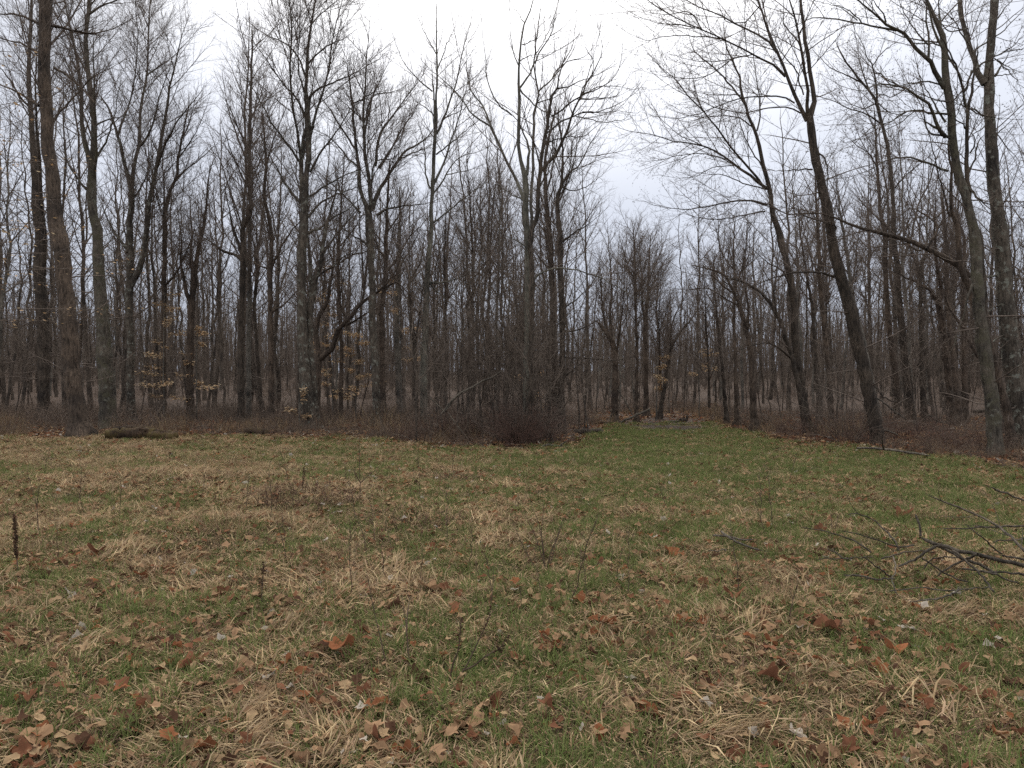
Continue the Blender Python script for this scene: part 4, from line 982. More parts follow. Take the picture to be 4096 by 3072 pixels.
for _ in range(34):
    px = rw.uniform(-60, 1650)
    add_sapling(px, edge_depth((px - 2048) / FPX) + rw.uniform(8, 26), 1.0, 'thin bare sapling among the trunks of the left wood', 'saplings in the left wood')
for _ in range(40):
    px = rw.uniform(2330, 2950)
    add_sapling(px, rw.uniform(36, 55), 0.95, 'thin bare sapling at the far end of the grassy track', 'saplings at the end of the track')

relabel(SAPLIST, 'sapling')
# ------------------------------------------------------------------ beech saplings that kept their pale leaves
def leaf_sheet(r, n, cx, ln, wd):
    """n small leaves along a flat spray pointing +x, about cx long"""
    p = np.stack([r.uniform(0.1, 1, n) * cx, r.normal(0, 0.16, n) * cx * 0.8, r.normal(0, 0.05, n)], -1)
    a = r.uniform(-0.9, 0.9, n)
    d = np.stack([np.cos(a), np.sin(a), r.normal(-0.25, 0.25, n)], -1)
    s = np.stack([-np.sin(a), np.cos(a), r.normal(0, 0.35, n)], -1)
    l = (ln * r.uniform(0.7, 1.3, n))[:, None]; w = (wd * r.uniform(0.7, 1.2, n))[:, None]
    v = np.stack([p, p + d * l * .45 + s * w, p + d * l, p + d * l * .45 - s * w], 1)
    return v
def beech(px, D, H, nsp, label, seed, zlo=0.8, dens=38, ln=0.075, reach=(0.5, 1.3), lean=0.0, side=None):
    r = np.random.default_rng(700 + seed)
    x, y = (px - 2048) / FPX * D, D
    g = float(gh(x, y))
    root = empty('beech_sapling', (x, y, g))
    tag(root, label, 'sapling', 'beech saplings with pale leaves')
    N = 10
    z = np.linspace(-0.05, H, N)
    P = np.stack([lean * z + np.cumsum(r.normal(0, .02, N)), np.cumsum(r.normal(0, .02, N)), z], -1)
    R = 0.03 * (1 - np.linspace(0, 1, N)) ** .8 + .005
    mt = MB(); tubes(mt, P[None], R[None], 6); link('trunk', mt.mesh('trunk', BARK['grey']), root)
    mc, ml = MB(), MB()
    for k in range(nsp):
        zz = zlo + (H * 0.97 - zlo) * (k + r.random()) / nsp
        p = np.array([np.interp(zz, z, P[:, 0]), np.interp(zz, z, P[:, 1]), zz])
        a = r.uniform(0, 6.28) if side is None else side + r.normal(0, .5)
        ll = r.uniform(*reach) * (1.15 - 0.6 * zz / H)
        tt = np.linspace(0, 1, 6)[:, None]
        q = p + tt * ll * np.array([math.cos(a), math.sin(a), 0.22]) + np.array([0, 0, -0.12]) * ll * tt ** 2
        tubes(mc, q[None], (0.008 * (1 - tt[:, 0]) + .003)[None], 4)
        q2, r2 = spawn(q[None], np.full((1, 6), .005), .1, .2, 1, .4, (.1, .5), (35, 60), 0, 0, 4, .08, .004, .0025, r); tubes(mc, q2, r2, 3)
        n = int((1.5 if seed == 8 else 2.8) * dens * r.uniform(.5, 1.4) * ll)
        v = leaf_sheet(r, n, ll, ln * 1.35, ln * .45)
        ca, sa = math.cos(a), math.sin(a)
        vx = v[..., 0] * ca - v[..., 1] * sa; vy = v[..., 0] * sa + v[..., 1] * ca
        v = np.stack([vx + p[0], vy + p[1], v[..., 2] + p[2] + 0.12 * v[..., 0]], -1)
        col = np.array([0.52, 0.37, 0.225]) * r.uniform(.75, 1.3, (n, 1, 1)) + r.uniform(-.03, .05, (n, 1, 1)) * np.array([0, 1, 1])
        ml.add(v, np.arange(n * 4).reshape(n, 4), None, np.broadcast_to(col, (n, 4, 3)))
    link('crown', mc.mesh('crown', TWIG, smooth=False), root)
    link('leaves', ml.mesh('leaves', LEAFMAT, smooth=False), root)
beech(655, 29.0, 5.2, 15, 'beech sapling with flat layers of pale tan leaves behind the straight slim brown trunk', 1)
beech(790, 30.0, 4.2, 10, 'small beech sapling with tan leaves beside the fork topped trunk', 2)
beech(1330, 28.8, 6.4, 18, 'tall beech sapling with orange tan leaves under the snaking limb', 3, dens=30)
beech(1425, 30.2, 3.8, 12, 'beech sapling with thin rows of tan leaves left of the spotted trunk', 4)
beech(1600, 29.5, 6.0, 8, 'beech sapling with a few orange sprays right of the spotted trunk', 5, zlo=2.2, dens=34)
beech(2625, 30.0, 2.7, 5, 'beech sapling with one bright yellow spray near the track end', 6, zlo=1.2, dens=40, reach=(.7, 1.2))
beech(2800, 33.0, 3.2, 5, 'beech sapling with dull tan leaves right of the track end', 7, zlo=1.6)
beech(-230, 15.0, 8.5, 22, 'leafy beech leaning in from beyond the left edge, tan leaves hanging before the trunks', 8, zlo=2.6, dens=7, ln=0.055, reach=(2.2, 4.2), lean=.02, side=0.25)
beech(2150, 24.5, 2.2, 5, 'low beech sapling with few tan leaves behind the thicket', 9, zlo=.6)
beech(1205, 24.0, 1.6, 5, 'knee high beech sapling with creamy leaves at the foot of the twin stemmed trunk', 10, zlo=.4, reach=(.2, .5), dens=50)

# ------------------------------------------------------------------ blades of grass
rg = np.random.default_rng(42)
def blades(mb, n, r, rad, hgt, lean, wid, cols, zoff=0.0, bend=0.5, az0=None, azs=1.0, cen=(0, 0)):
    a = r.uniform(0, 6.28, n); q = rad * np.sqrt(r.random(n))
    b0 = np.stack([cen[0] + q * np.cos(a), cen[1] + q * np.sin(a), np.full(n, -0.01) + zoff * r.random(n)], -1)
    az = r.uniform(0, 6.28, n) if az0 is None else az0 + r.normal(0, azs, n)
    th = np.radians(r.uniform(lean[0], lean[1], n))
    ln = r.uniform(hgt[0], hgt[1], n)
    d1 = np.stack([np.sin(th) * np.cos(az), np.sin(th) * np.sin(az), np.cos(th)], -1)
    th2 = np.minimum(th + bend * r.uniform(.3, 1.3, n), 1.75)
    az2 = az + r.normal(0, .25, n)
    d2 = np.stack([np.sin(th2) * np.cos(az2), np.sin(th2) * np.sin(az2), np.cos(th2)], -1)
    m_ = b0 + d1 * (ln * .55)[:, None]
    t = m_ + d2 * (ln * .45)[:, None]
    for arr in (m_, t): arr[:, 2] = np.maximum(arr[:, 2], .004 + .022 * r.random(n))
    s = np.stack([-np.sin(az + r.normal(0, .5, n)), np.cos(az), r.normal(0, .25, n)], -1)
    s = norm(s) * (wid[0] + (wid[1] - wid[0]) * r.random(n))[:, None] * .5
    v = np.stack([b0 - s, b0 + s, m_ + s * .85, m_ - s * .85, t], 1)
    k = np.arange(n)[:, None] * 5
    qd = k + np.array([[0, 1, 2, 3]]); tr_ = k + np.array([[3, 2, 4]])
    c = cols[r.integers(0, len(cols), n)] * r.uniform(.7, 1.3, (n, 1))
    c = np.repeat(c[:, None, :], 5, 1)
    mb.add(v, qd, tr_, c)
GREEN = np.array([[.135, .174, .056], [.162, .196, .067], [.190, .213, .084], [.105, .138, .047], [.205, .213, .095]])
STRAW = np.array([[.48, .365, .215], [.39, .288, .17], [.57, .455, .285], [.30, .213, .125], [.43, .315, .21], [.25, .17, .108]])
BROWN = np.array([[.20, .125, .08], [.15, .10, .065], [.25, .165, .105], [.17, .11, .085]])

# ------------------------------------------------------------------ bramble thicket and undergrowth
def bush_mesh(seed, H, W, n, mat, rs=0.006, fine=1.0):
    r = np.random.default_rng(2000 + seed)
    N = 7
    a = r.uniform(0, 6.28, n); rad = W * np.sqrt(r.random(n)) * 0.6
    b0 = np.stack([rad * np.cos(a), rad * np.sin(a), np.full(n, -0.04)], -1)
    d = np.stack([np.cos(a) * .35 + r.normal(0, .35, n), np.sin(a) * .35 + r.normal(0, .35, n), np.ones(n)], -1)
    d = norm(d); ln = H * r.uniform(.45, 1.15, n)
    P = np.zeros((n, N, 3)); P[:, 0] = b0
    arch = r.uniform(0.0, 0.24, n) * (1 if H < 1.5 else .7)
    for k in range(1, N):
        d = d + r.normal(0, .09, (n, 3)); d[:, 2] -= arch; d = norm(d)
        P[:, k] = P[:, k - 1] + d * (ln / (N - 1))[:, None]
    R = np.linspace(1, .4, N)[None] * rs * r.uniform(.6, 1.3, n)[:, None]
    m_ = MB(); tubes(m_, P, R, 3)
    P2, R2 = spawn(P, R, 0.2 / fine, 0.2, 1, .38, (.12, .7), (30, 75), 0.1, 0.0, 4, .14, .005, .0035, r, .5); tubes(m_, P2, R2, 3)
    P3, R3 = spawn(P2, R2, 0.16 / fine, 0.2, 1, .5, (.06, .3), (30, 70), 0.05, 0, 3, .14, .004, .003, r, .5); tubes(m_, P3, R3, 3)
    return m_.mesh('stems', mat, smooth=False)
BR = [bush_mesh(0, 1.9, 0.8, 36, BRAMBLE, .008), bush_mesh(1, 1.5, 0.9, 40, BRAMBLE, .008), bush_mesh(2, 2.4, 0.75, 26, TWIG, .009), bush_mesh(3, 1.2, 1.0, 44, TWIG_RED, .008)]
rb = np.random.default_rng(31)
SHR = [bush_mesh(30 + i, hh, .45, n_s, TWIG_FAR, .009, 1.1) for i, (hh, n_s) in enumerate([(2.6, 9), (3.2, 7), (2.0, 12)])]
SHRLIST = []
def add_bush(px, D, k, s, label, grp):
    x, y = (px - 2048) / FPX * D, D
    root = empty('bramble_bush', (x, y, float(gh(x, y))))
    root.rotation_euler = (0, 0, rb.uniform(0, 6.28)); root.scale = (s, s, s * rb.uniform(.85, 1.1))
    tag(root, label, 'bush', grp)
    link('stems', BR[k], root)
    BUSHLIST.append((px, D, ['tangled', 'spreading', 'tall', 'low'][k], root))
for i in range(40):
    px = rb.uniform(1640, 2285) if i < 28 else rb.normal(2060, 130)
    D = edge_depth((px - 2048) / FPX) + rb.uniform(0.5, 5.5)
    hi = (.74 - abs(px - 2060) / 900) * rb.choice([.55, .8, 1.0, 1.25])
    add_bush(px, D, int(rb.choice([0, 1, 2, 3] if px > 1760 else [1, 3])), max(.5, hi * rb.uniform(.75, 1.05)), 'tangled red brown bramble bush massed in the central thicket', 'bramble bushes of the central thicket')
for i in range(40):
    px = rb.uniform(2900, 4200)
    add_bush(px, edge_depth((px - 2048) / FPX) + rb.uniform(1, 7), int(rb.choice([1, 3])), rb.uniform(.4, .62), 'low tangled bramble under the trees on the right', 'low brambles along the right wood')

relabel(BUSHLIST, 'bramble bush')
for i in range(30):
    px = rb.uniform(-50, 4100)
    if 2250 < px < 2900: continue
    D = edge_depth((px - 2048) / FPX) + rb.uniform(.6, 8)
    x, y = (px - 2048) / FPX * D, D
    root = empty('bare_shrub', (x, y, float(gh(x, y)))); s = rb.uniform(.7, 1.35)
    root.rotation_euler = (0, 0, rb.uniform(0, 6.28)); root.scale = (s * .8, s * .8, s)
    tag(root, 'bare shrub', 'shrub', 'bare many stemmed shrubs at the wood edge')
    link('stems', SHR[int(rb.integers(0, 3))], root)
    SHRLIST.append((px, D, 'tall bare' if s > 1.05 else 'bare', root))
relabel(SHRLIST, 'shrub')
UG = [bush_mesh(10 + i, h, .9, 44, TWIG_RED, 0.005, .8) for i, h in enumerate([.55, .75, .95, .65])] + [bush_mesh(20, .8, .9, 36, TWIG, .005, .8)]
def tall_grass(seed, n, H, W):
    r = np.random.default_rng(8800 + seed); m_ = MB()
    for _ in range(7):
        c = r.uniform(-W, W, 2)
        blades(m_, n // 7, r, .12, (H * .5, H * 1.2), (4, 38), (.004, .008), np.concatenate([STRAW * .62, BROWN]), 0, .5, None, 1, c)
    return m_.mesh('dead_grass', GRASS, smooth=False)
UG += [tall_grass(0, 160, .6, .7), tall_grass(1, 120, .45, .8)]
ux, uy, ui, us = [], [], [], []
for _ in range(6800):
    px = rb.uniform(-400, 4500) if rb.random() < .8 else rb.choice([rb.uniform(-3500, -400), rb.uniform(4500, 6500)]); u = (px - 2048) / FPX
    off = rb.random() ** 1.5 * 20
    D = edge_depth(u) + 0.4 + off
    if 2400 < px < 2780 and D < 36 : continue
    if 2360 < px < 2860 and off < 2: continue
    if 2270 < px < 2430 and D < 24: continue
    p_ = .8 if px < 2900 else (.75 if px < 3500 else .7)
    p_ *= min(1.0, D / 24.0)
    if rb.random() > p_ * .5 * np.clip(.52 + .85 * wavy(u * D, D, 1.2, 7, 6, 17), .05, 1.2): continue
    ux.append(u * D); uy.append(D); ui.append(rb.choice(7, p=[.12, .12, .08, .13, .12, .23, .20]) if off < 5 else rb.integers(0, 5)); us.append(rb.uniform(.5, 1.25) * (1.0 if px < 2900 else .75) * (.5 + .5 * min(1, off / 2.5)) * (1.5 if rb.random() < .2 and off > 2 else 1))
for _ in range(3000):
    D = math.sqrt(rb.uniform(38.0 ** 2, 215.0 ** 2)); px = rb.uniform(-500, 4600); u = (px - 2048) / FPX
    if D < edge_depth(u) + 16: continue
    ux.append(u * D); uy.append(D); ui.append(rb.integers(0, 5)); us.append(rb.uniform(.8, 2.0) * (.6 if D < 55 else (1 if D < 120 else 1.3)))
ux, uy = np.array(ux), np.array(uy); n_ = len(ux)
scatter('undergrowth', UG, ux, uy, gh(ux, uy), np.stack([np.zeros(n_), np.zeros(n_), rb.uniform(0, 6.28, n_)], -1), np.array(us), np.array(ui), 'undergrowth', 'low red brown brush along the foot of the trees')

# ------------------------------------------------------------------ grass
def patch(seed, ng, ns, nb, rad=.22, gh_=(.035, .095), sh=(.045, .125)):
    r = np.random.default_rng(3000 + seed)
    m_ = MB()
    az = r.uniform(0, 6.28)
    for _ in range(5):         # combed bundles of dead blades
        c = r.uniform(-rad * .8, rad * .8, 2)
        blades(m_, max(2, ns // 8), r, rad * .28, sh, (48, 86), (.0035, .008), STRAW, .03, .35, az + r.normal(0, .6), .45, c)
    blades(m_, ns * 3 // 8, r, rad * 1.1, (sh[0] * .7, sh[1] * .8), (50, 90), (.003, .007), STRAW, .02, .3)
    if nb: blades(m_, nb, r, rad * 1.1, (.04, .13), (50, 90), (.003, .007), BROWN, .02, .3)
    for _ in range(5):         # green tufts fanning from one root
        c = r.uniform(-rad * .8, rad * .8, 2)
        k = r.uniform(.7, 1.35)
        blades(m_, max(2, ng // 7), r, rad * .18, (gh_[0] * 1.1 * k, gh_[1] * 1.3 * k), (5, 55), (.003, .006), GREEN, 0, .7, None, 1, c)
    blades(m_, ng * 2 // 7, r, rad * 1.1, gh_, (15, 70), (.0028, .0052), GREEN, 0, .7)
    return m_.mesh('grass_patch', GRASS, smooth=False)
PATCH = [patch(0, 150, 36, 4), patch(1, 125, 52, 8), patch(2, 95, 80, 14), patch(3, 75, 95, 18), patch(4, 38, 115, 24), patch(5, 30, 50, 115), patch(6, 105, 62, 14), patch(7, 55, 95, 36), patch(8, 36, 125, 14, sh=(.12, .28)), patch(9, 140, 36, 8, gh_=(.07, .15))]
def want_green(X, Y):
    """how green the turf is: greenest along the track and the far middle, strawy and leafy on the left and close by"""
    u = X / np.maximum(Y, 1)
    g = 0.475 - .07 * np.clip(-u * 2.5 + .1, 0, 1) + 0.07 * np.clip((Y - 5) / 9, 0, 1) + 0.15 * np.clip((u + .05) / .3, 0, 1) * np.clip((Y - 5) / 6, 0, 1)
    g = g - 0.20 * np.clip((-u - .28) / .3, 0, 1) * np.clip((Y - 10) / 6, 0, 1)
    g = g + 0.42 * wavy(X, Y, .6, 3.5, 7, 5)
    for mx, my, mr, mh in MOUNDS[:5]: g = g - .25 * np.exp(-((X - mx) ** 2 + (Y - my) ** 2) / (mr * 1.0) ** 2)
    g = g + .36 * np.exp(-((u - .17) / .07) ** 2) * np.clip((Y - 11) / 6, 0, 1)
    return g
gxs, gys = [], []
for d0, d1, den in ((1.9, 5.0, 50), (5.0, 9.0, 38), (9.0, 15.0, 28), (15.0, 24.0, 20), (24.0, 33.0, 13)):
    cs = 1 / math.sqrt(den)
    wide_ = .82 if d1 < 6 else 1.25
    cx, cy = np.meshgrid(np.arange(-wide_ * d1, wide_ * d1, cs), np.arange(d0, d1, cs))
    X = cx.ravel() + rg.uniform(-.5, .5, cx.size) * cs; Y = cy.ravel() + rg.uniform(0, 1, cx.size) * cs
    ok = np.abs(X) < wide_ * Y
    gxs.append(X[ok]); gys.append(Y[ok])
gX = np.concatenate(gxs); gY = np.concatenate(gys)
keep = gY < edge_depth(gX / gY) + .4 + .7 * wavy(gX, gY, 1.0, 4, 6, 8)
mud = ((gX - 5.6) / 1.7) ** 2 + ((gY - 26.5) / 2.6) ** 2 < 1 + .6 * wavy(gX, gY, .8, 3, 6, 6)
keep &= gY < 28.5 + 1.5 * wavy(gX, gY, 1.0, 4, 6, 8)
keep &= ~(mud & (rg.random(len(gX)) < .72))
gX, gY = gX[keep], gY[keep]
g = want_green(gX, gY) + rg.normal(0, .12, len(gX))
order = np.array([0, 9, 1, 6, 2, 3, 7, 4, 8, 5])
bins = np.array([.92, .82, .68, .58, .46, .36, .26, .16, .06])
gi = order[np.sum(g[:, None] < bins[None], 1)]
n_ = len(gX)
th_ = rg.uniform(0, 6.28, n_)
nxg = -(gh(gX + .15, gY) - gh(gX - .15, gY)) / .3; nyg = -(gh(gX, gY + .15) - gh(gX, gY - .15)) / .3
ln_ = np.sqrt(nxg ** 2 + nyg ** 2 + 1)
nxl = (nxg * np.cos(th_) + nyg * np.sin(th_)) / ln_; nyl = (-nxg * np.sin(th_) + nyg * np.cos(th_)) / ln_
tilt = np.stack([-np.arcsin(nyl), np.arctan2(nxl, 1 / ln_)], -1) + rg.normal(0, .03, (n_, 2))
scatter('grass', PATCH, gX, gY, gh(gX, gY), np.stack([tilt[:, 0], tilt[:, 1], th_], -1), rg.uniform(.8, 1.25, n_), gi, 'grass', 'short winter grass, green blades mixed with flattened straw')

# ------------------------------------------------------------------ fallen leaves
LEAFCOL = {'rust': (.27, .112, .056), 'tan': (.31, .195, .115), 'buff': (.40, .28, .165), 'grey': (.42, .37, .31), 'dark': (.105, .058, .038), 'chestnut': (.20, .092, .054)}
def leaf_mesh(seed, col, size, lobed=True, curl=1.0, simple=False):
    r = np.random.default_rng(4000 + seed)
    n = 10 if simple else 24
    a = np.linspace(-math.pi, math.pi, n, endpoint=False)
    if lobed:
        rad = .58 + .30 * np.abs(np.cos(2.5 * a)) ** 1.3 + .06 * np.cos(a) + r.normal(0, .05, n)
    else:
        rad = 1 / np.sqrt((np.cos(a) / 1.0) ** 2 + (np.sin(a) / .48) ** 2) + r.normal(0, .03, n)
    x = rad * np.cos(a); y = rad * np.sin(a)
    rings = [(.5, .0), (1.0, 1.0)] if not simple else [(1.0, 1.0)]
    f1, f2, ph = r.uniform(.15, .6) * curl, r.uniform(.1, .45) * curl, r.uniform(0, 6.28)
    V = [np.array([[0, 0, 0.]])]
    for s_, _ in rings:
        X_, Y_ = x * s_, y * s_
        Z_ = f1 * np.abs(Y_) ** 1.4 + f2 * (X_ ** 2) * np.cos(2 * a * 0 + ph) + .16 * curl * s_ ** 2 * np.sin(3 * a + ph) + r.normal(0, .025, n)
        V.append(np.stack([X_, Y_, Z_], -1))
    V = np.concatenate(V)
    V[:, 2] -= V[:, 2].min()
    V *= size
    j = np.arange(n); j2 = (j + 1) % n
    tri = np.stack([np.zeros(n, int), 1 + j, 1 + j2], -1)
    q = None
    if not simple: q = np.stack([1 + j, 1 + n + j, 1 + n + j2, 1 + j2], -1)
    c = np.array(col) * r.uniform(.8, 1.2, (len(V), 1))
    c[0] *= .75
    mb_ = MB(); mb_.add(V, q, tri, c)
    if not simple:   # the stalk
        st = np.array([[[-.55 * size, 0, .1 * size], [-.9 * size, .05 * size, .15 * size], [-1.35 * size, .14 * size, .1 * size]]])
        m2 = MB(); tubes(m2, st, np.full((1, 3), .0014), 3)
        mb_.add(m2.v[0], m2.q[0] if m2.q else None, m2.t[0] if m2.t else None, np.tile(np.array(col) * .7, (len(m2.v[0]), 1)))
    return mb_.mesh('fallen_leaf', LEAFMAT, smooth=True)
LM = {}
for ci, (cn, cc) in enumerate(LEAFCOL.items()):
    LM[cn] = [leaf_mesh(ci * 10 + k, cc, 1.0, lobed=(k != 3), curl=1.5 if cn in ('rust', 'dark', 'chestnut') else 1.0) for k in range(4)]
SHAPE = ['lobed', 'lobed', 'lobed', 'oval']
WORD = {'rust': 'curled rust orange', 'tan': 'flat tan', 'buff': 'pale buff', 'grey': 'bleached grey', 'dark': 'shrivelled dark brown', 'chestnut': 'curled chestnut brown'}
rl = np.random.default_rng(88)
def put_leaf(x, y, cn, k, size, tilt, az, label, grp):
    o = link('fallen_leaf', LM[cn][k], None, (x, y, float(gh(x, y)) + rl.uniform(.008, .05)))
    o.rotation_euler = (rl.normal(0, tilt), rl.normal(0, tilt), az)
    o.scale = (size, size, size)
    tag(o, label, 'leaf', grp)
    return o
# the leaves that stand out in the photograph: pixel, colour, half size in pixels, label
HERO_LEAVES = [
    (1362, 2640, 'rust', 62, .5, 'large upright rust orange leaf in the grass, biggest curl left of the middle'),
    (760, 2700, 'chestnut', 58, .2, 'broad rusty brown maple leaf facing up, near a bleached grey scrap'),
    (1150, 2690, 'rust', 34, .6, 'small upright orange leaf standing on edge left of the big curled rust leaf'),
    (1660, 2720, 'dark', 52, .3, 'purplish brown maple leaf by the foot of the leaning weed stem'),
    (1860, 2900, 'tan', 90, .2, 'wide fan of overlapped tan leaf with a black hole'),
    (1250, 2845, 'rust', 32, .5, 'bright red orange leaf fragment among straw'),
    (820, 3030, 'rust', 48, .4, 'orange leaf standing at the bottom of the view'),
    (1640, 3035, 'rust', 50, .4, 'orange brown leaf among green blades close to the camera'),
    (130, 2985, 'tan', 70, .2, 'big tan leaf lying flat in the near left grass'),
    (600, 2905, 'buff', 46, .3, 'pale pointed oak leaf left of the near green tuft'),
    (2235, 2620, 'chestnut', 34, .7, 'dark red leaf standing on edge in the straw'),
    (3080, 2770, 'chestnut', 52, .4, 'crumpled chestnut leaf, glossy and folded, right of the middle'),
    (3315, 2545, 'chestnut', 56, .3, 'wide brown leaf with a shaded fold, below the cut branches'),
    (3590, 2640, 'rust', 46, .4, 'rusty leaf curling left of a grey scrap near the branches'),
    (3180, 2975, 'grey', 40, .3, 'white lobed leaf near the bottom right'),
    (3980, 2965, 'buff', 40, .1, 'round buff leaf with green blades across it'),
    (2430, 2420, 'tan', 36, .3, 'tan leaf by the grey twig scraps'),
    (2930, 2440, 'chestnut', 44, .4, 'folded brown leaf lying over straw by the dead grass clump'),
    (2680, 2230, 'rust', 32, .4, 'bright orange leaf tipped up in the middle distance'),
    (1580, 2445, 'dark', 40, .5, 'deep rust leaf shaded below its rim, near the double weed stems'),
    (1720, 2375, 'tan', 54, .3, 'large pale brown leaf with dark folds behind the double weed stems'),
    (905, 2410, 'chestnut', 40, .5, 'dark red brown curled leaf left of the thin weed'),
    (560, 2330, 'rust', 30, .5, 'small orange leaf leaning beside a flat brown one'),
    (390, 2240, 'chestnut', 36, .3, 'curled brown leaf in the grass right of the seed stalk'),
    (3450, 2270, 'tan', 30, .3, 'tan leaf under the tips of the cut branches'),
    (3280, 2140, 'chestnut', 26, .5, 'small dark red leaf left of the cut branches'),
    (3600, 2070, 'chestnut', 40, .4, 'large brown folded leaf above the cut branches'),
]
nleaf = 0
NICK = [(1362, 2640, 'the biggest upright orange leaf'), (760, 2700, 'the broad rusty maple leaf'), (1660, 2720, 'the purplish maple leaf'), (1860, 2900, 'the wide tan leaf fan'), (1250, 2845, 'the red orange fragment'), (820, 3030, 'the bottom upright orange leaf'), (1640, 3035, 'the close orange brown leaf'),
    (130, 2985, 'the big flat tan leaf'), (600, 2905, 'the pale pointed oak leaf'), (2235, 2620, 'the dark red upright leaf'), (3080, 2770, 'the crumpled chestnut leaf'), (3315, 2545, 'the wide folded brown leaf'), (3590, 2640, 'the curling rusty leaf'), (3180, 2975, 'the white lobed leaf'), (3980, 2965, 'the round buff leaf'),
    (2430, 2420, 'the tan leaf by grey scraps'), (2930, 2440, 'the folded brown leaf on straw'), (1580, 2445, 'the deep rust shaded leaf'), (1720, 2375, 'the large pale brown leaf'), (905, 2410, 'the dark red brown curl'), (560, 2330, 'the small leaning orange leaf'), (1552, 2664, 'the tall thin leaning weed'), (1644, 2678, 'the grey paired weed'),
    (1788, 2752, 'the branching burr weed'), (2182, 2272, 'the many stemmed weed'), (3120, 2430, 'the bent straw tuft'), (3010, 2330, 'the flattened dead grass mop'), (69, 2291, 'the dark seed stalk'), (180, 2210, 'the dead grass mop on the left'), (850, 2160, 'the grey brown grass mop'), (1154, 2268, 'the slim left turf weed'), (1048, 2440, 'the straight near weed'), (1971, 2480, 'the pale stemmed weed'),
    (3600, 2330, 'the cut branch pile'), (2900, 2190, 'the crossed grey stick')]
used_labels = {}
def leaf_label(px, py, what):
    nx_, ny_, nick = min(NICK, key=lambda t: (t[0] - px) ** 2 + 2.5 * (t[1] - py) ** 2)
    dx, dy = px - nx_, (py - ny_) * 1.6
    where = ('right of' if dx > 0 else 'left of') if abs(dx) > abs(dy) else ('in front of' if dy > 0 else 'behind')
    lb = f'{what} leaf {where} {nick}'
    n_ = used_labels.get(lb, 0); used_labels[lb] = n_ + 1
    if n_: lb = f'{what} leaf farther {where} {nick}' if n_ == 1 else f'{what} leaf, {["third", "fourth", "fifth", "sixth", "seventh", "eighth"][min(n_ - 2, 5)]} one {where} {nick}'
    return lb
for px, py, cn, hp, ti, lb in HERO_LEAVES:
    D = CAM_H * FPX / (py - 1536.0)
    put_leaf((px - 2048) / FPX * D, D, cn, int(rl.integers(0, 3)), hp / FPX * D * 1.15, ti, rl.uniform(0, 6.28), lb, 'fallen leaves in the near grass'); nleaf += 1
CN = list(LEAFCOL)
PC = [.13, .34, .13, .025, .165, .21]
while nleaf < 300:
    py = 3090 - 760 * rl.random() ** 1.25; px = rl.uniform(-40, 4140)
    D = CAM_H * FPX / (py - 1536.0)
    x = (px - 2048) / FPX * D
    if wavy(x, D, .7, 3.5, 6, 14) + rl.normal(0, .5) < -.1: continue
    cn = CN[rl.choice(6, p=PC)]; k = int(rl.integers(0, 4))
    side = 'left' if px < 1365 else ('right' if px > 2730 else 'middle')
    put_leaf(x, D, cn, k, rl.uniform(.018, .055), .45, rl.uniform(0, 6.28), leaf_label(px, py, f'{WORD[cn]} {SHAPE[k]}'), f'dead leaves scattered over the near {side}')
    nleaf += 1
SL = []
for ci, (cn, cc) in enumerate(LEAFCOL.items()):
    for k in range(2): SL.append(leaf_mesh(600 + ci * 10 + k, cc, 1.0, lobed=(k == 0), curl=.9, simple=True))
lx, ly, li = [], [], []
for d0, d1, den in ((2.4, 6.5, 290), (6.5, 12, 165), (12, 22, 75), (22, 33, 30)):
    n = int((d1 * d1 - d0 * d0) * .8 * den)
    Y = np.sqrt(rl.uniform(d0 * d0, d1 * d1, n)); X = rl.uniform(-.8, .8, n) * Y
    dens_ = .55 - .55 * want_green(X, Y) + .45 * wavy(X, Y, .7, 3.5, 6, 14)
    for mx_, my_, mr_, mh_ in MOUNDS[:5]: dens_ = dens_ + 1.0 * np.exp(-((X - mx_) ** 2 + (Y - my_) ** 2) / (mr_ * .9) ** 2)
    dens_ = dens_ + .8 * np.clip((edge_depth(X / Y) * -1 + Y + 3.0) / 3, 0, 1)
    ok = rl.random(n) < np.clip(1.5 * dens_ + .22, .05, 1)
    lx.append(X[ok]); ly.append(Y[ok])
# the litter of the wood floor
n = 22000
Yo = rl.random(n) ** 1.3 * 22; uu = rl.uniform(-.8, .8, n); Y = edge_depth(uu) - .8 + Yo
lx.append(uu * Y); ly.append(Y)
lx = np.concatenate(lx); ly = np.concatenate(ly); n_ = len(lx)
inw = (ly > edge_depth(lx / ly) - 1.0 + 1.2 * wavy(lx, ly, 1, 4, 6, 3)) | (ly > 28)
pw = np.array([.07, .26, .10, .05, .28, .24]); pg = np.array([.07, .395, .17, .025, .15, .19])
ci = np.where(inw, rl.choice(6, n_, p=pw), rl.choice(6, n_, p=pg))
li = ci * 2 + rl.integers(0, 2, n_)
sz = (.010 + .036 * rl.random(n_) ** 1.4) * np.where(inw, 1.4, 1.0) * (1 + .02 * ly)
scatter('fallen_leaves', SL, lx, ly, gh(lx, ly) + np.where(inw, .012, .008 + .045 * rl.random(n_)), np.stack([rl.normal(0, .35, n_), rl.normal(0, .35, n_), rl.uniform(0, 6.28, n_)], -1), sz, li, 'leaf litter', 'small dead leaves strewn through the grass and over the wood floor')

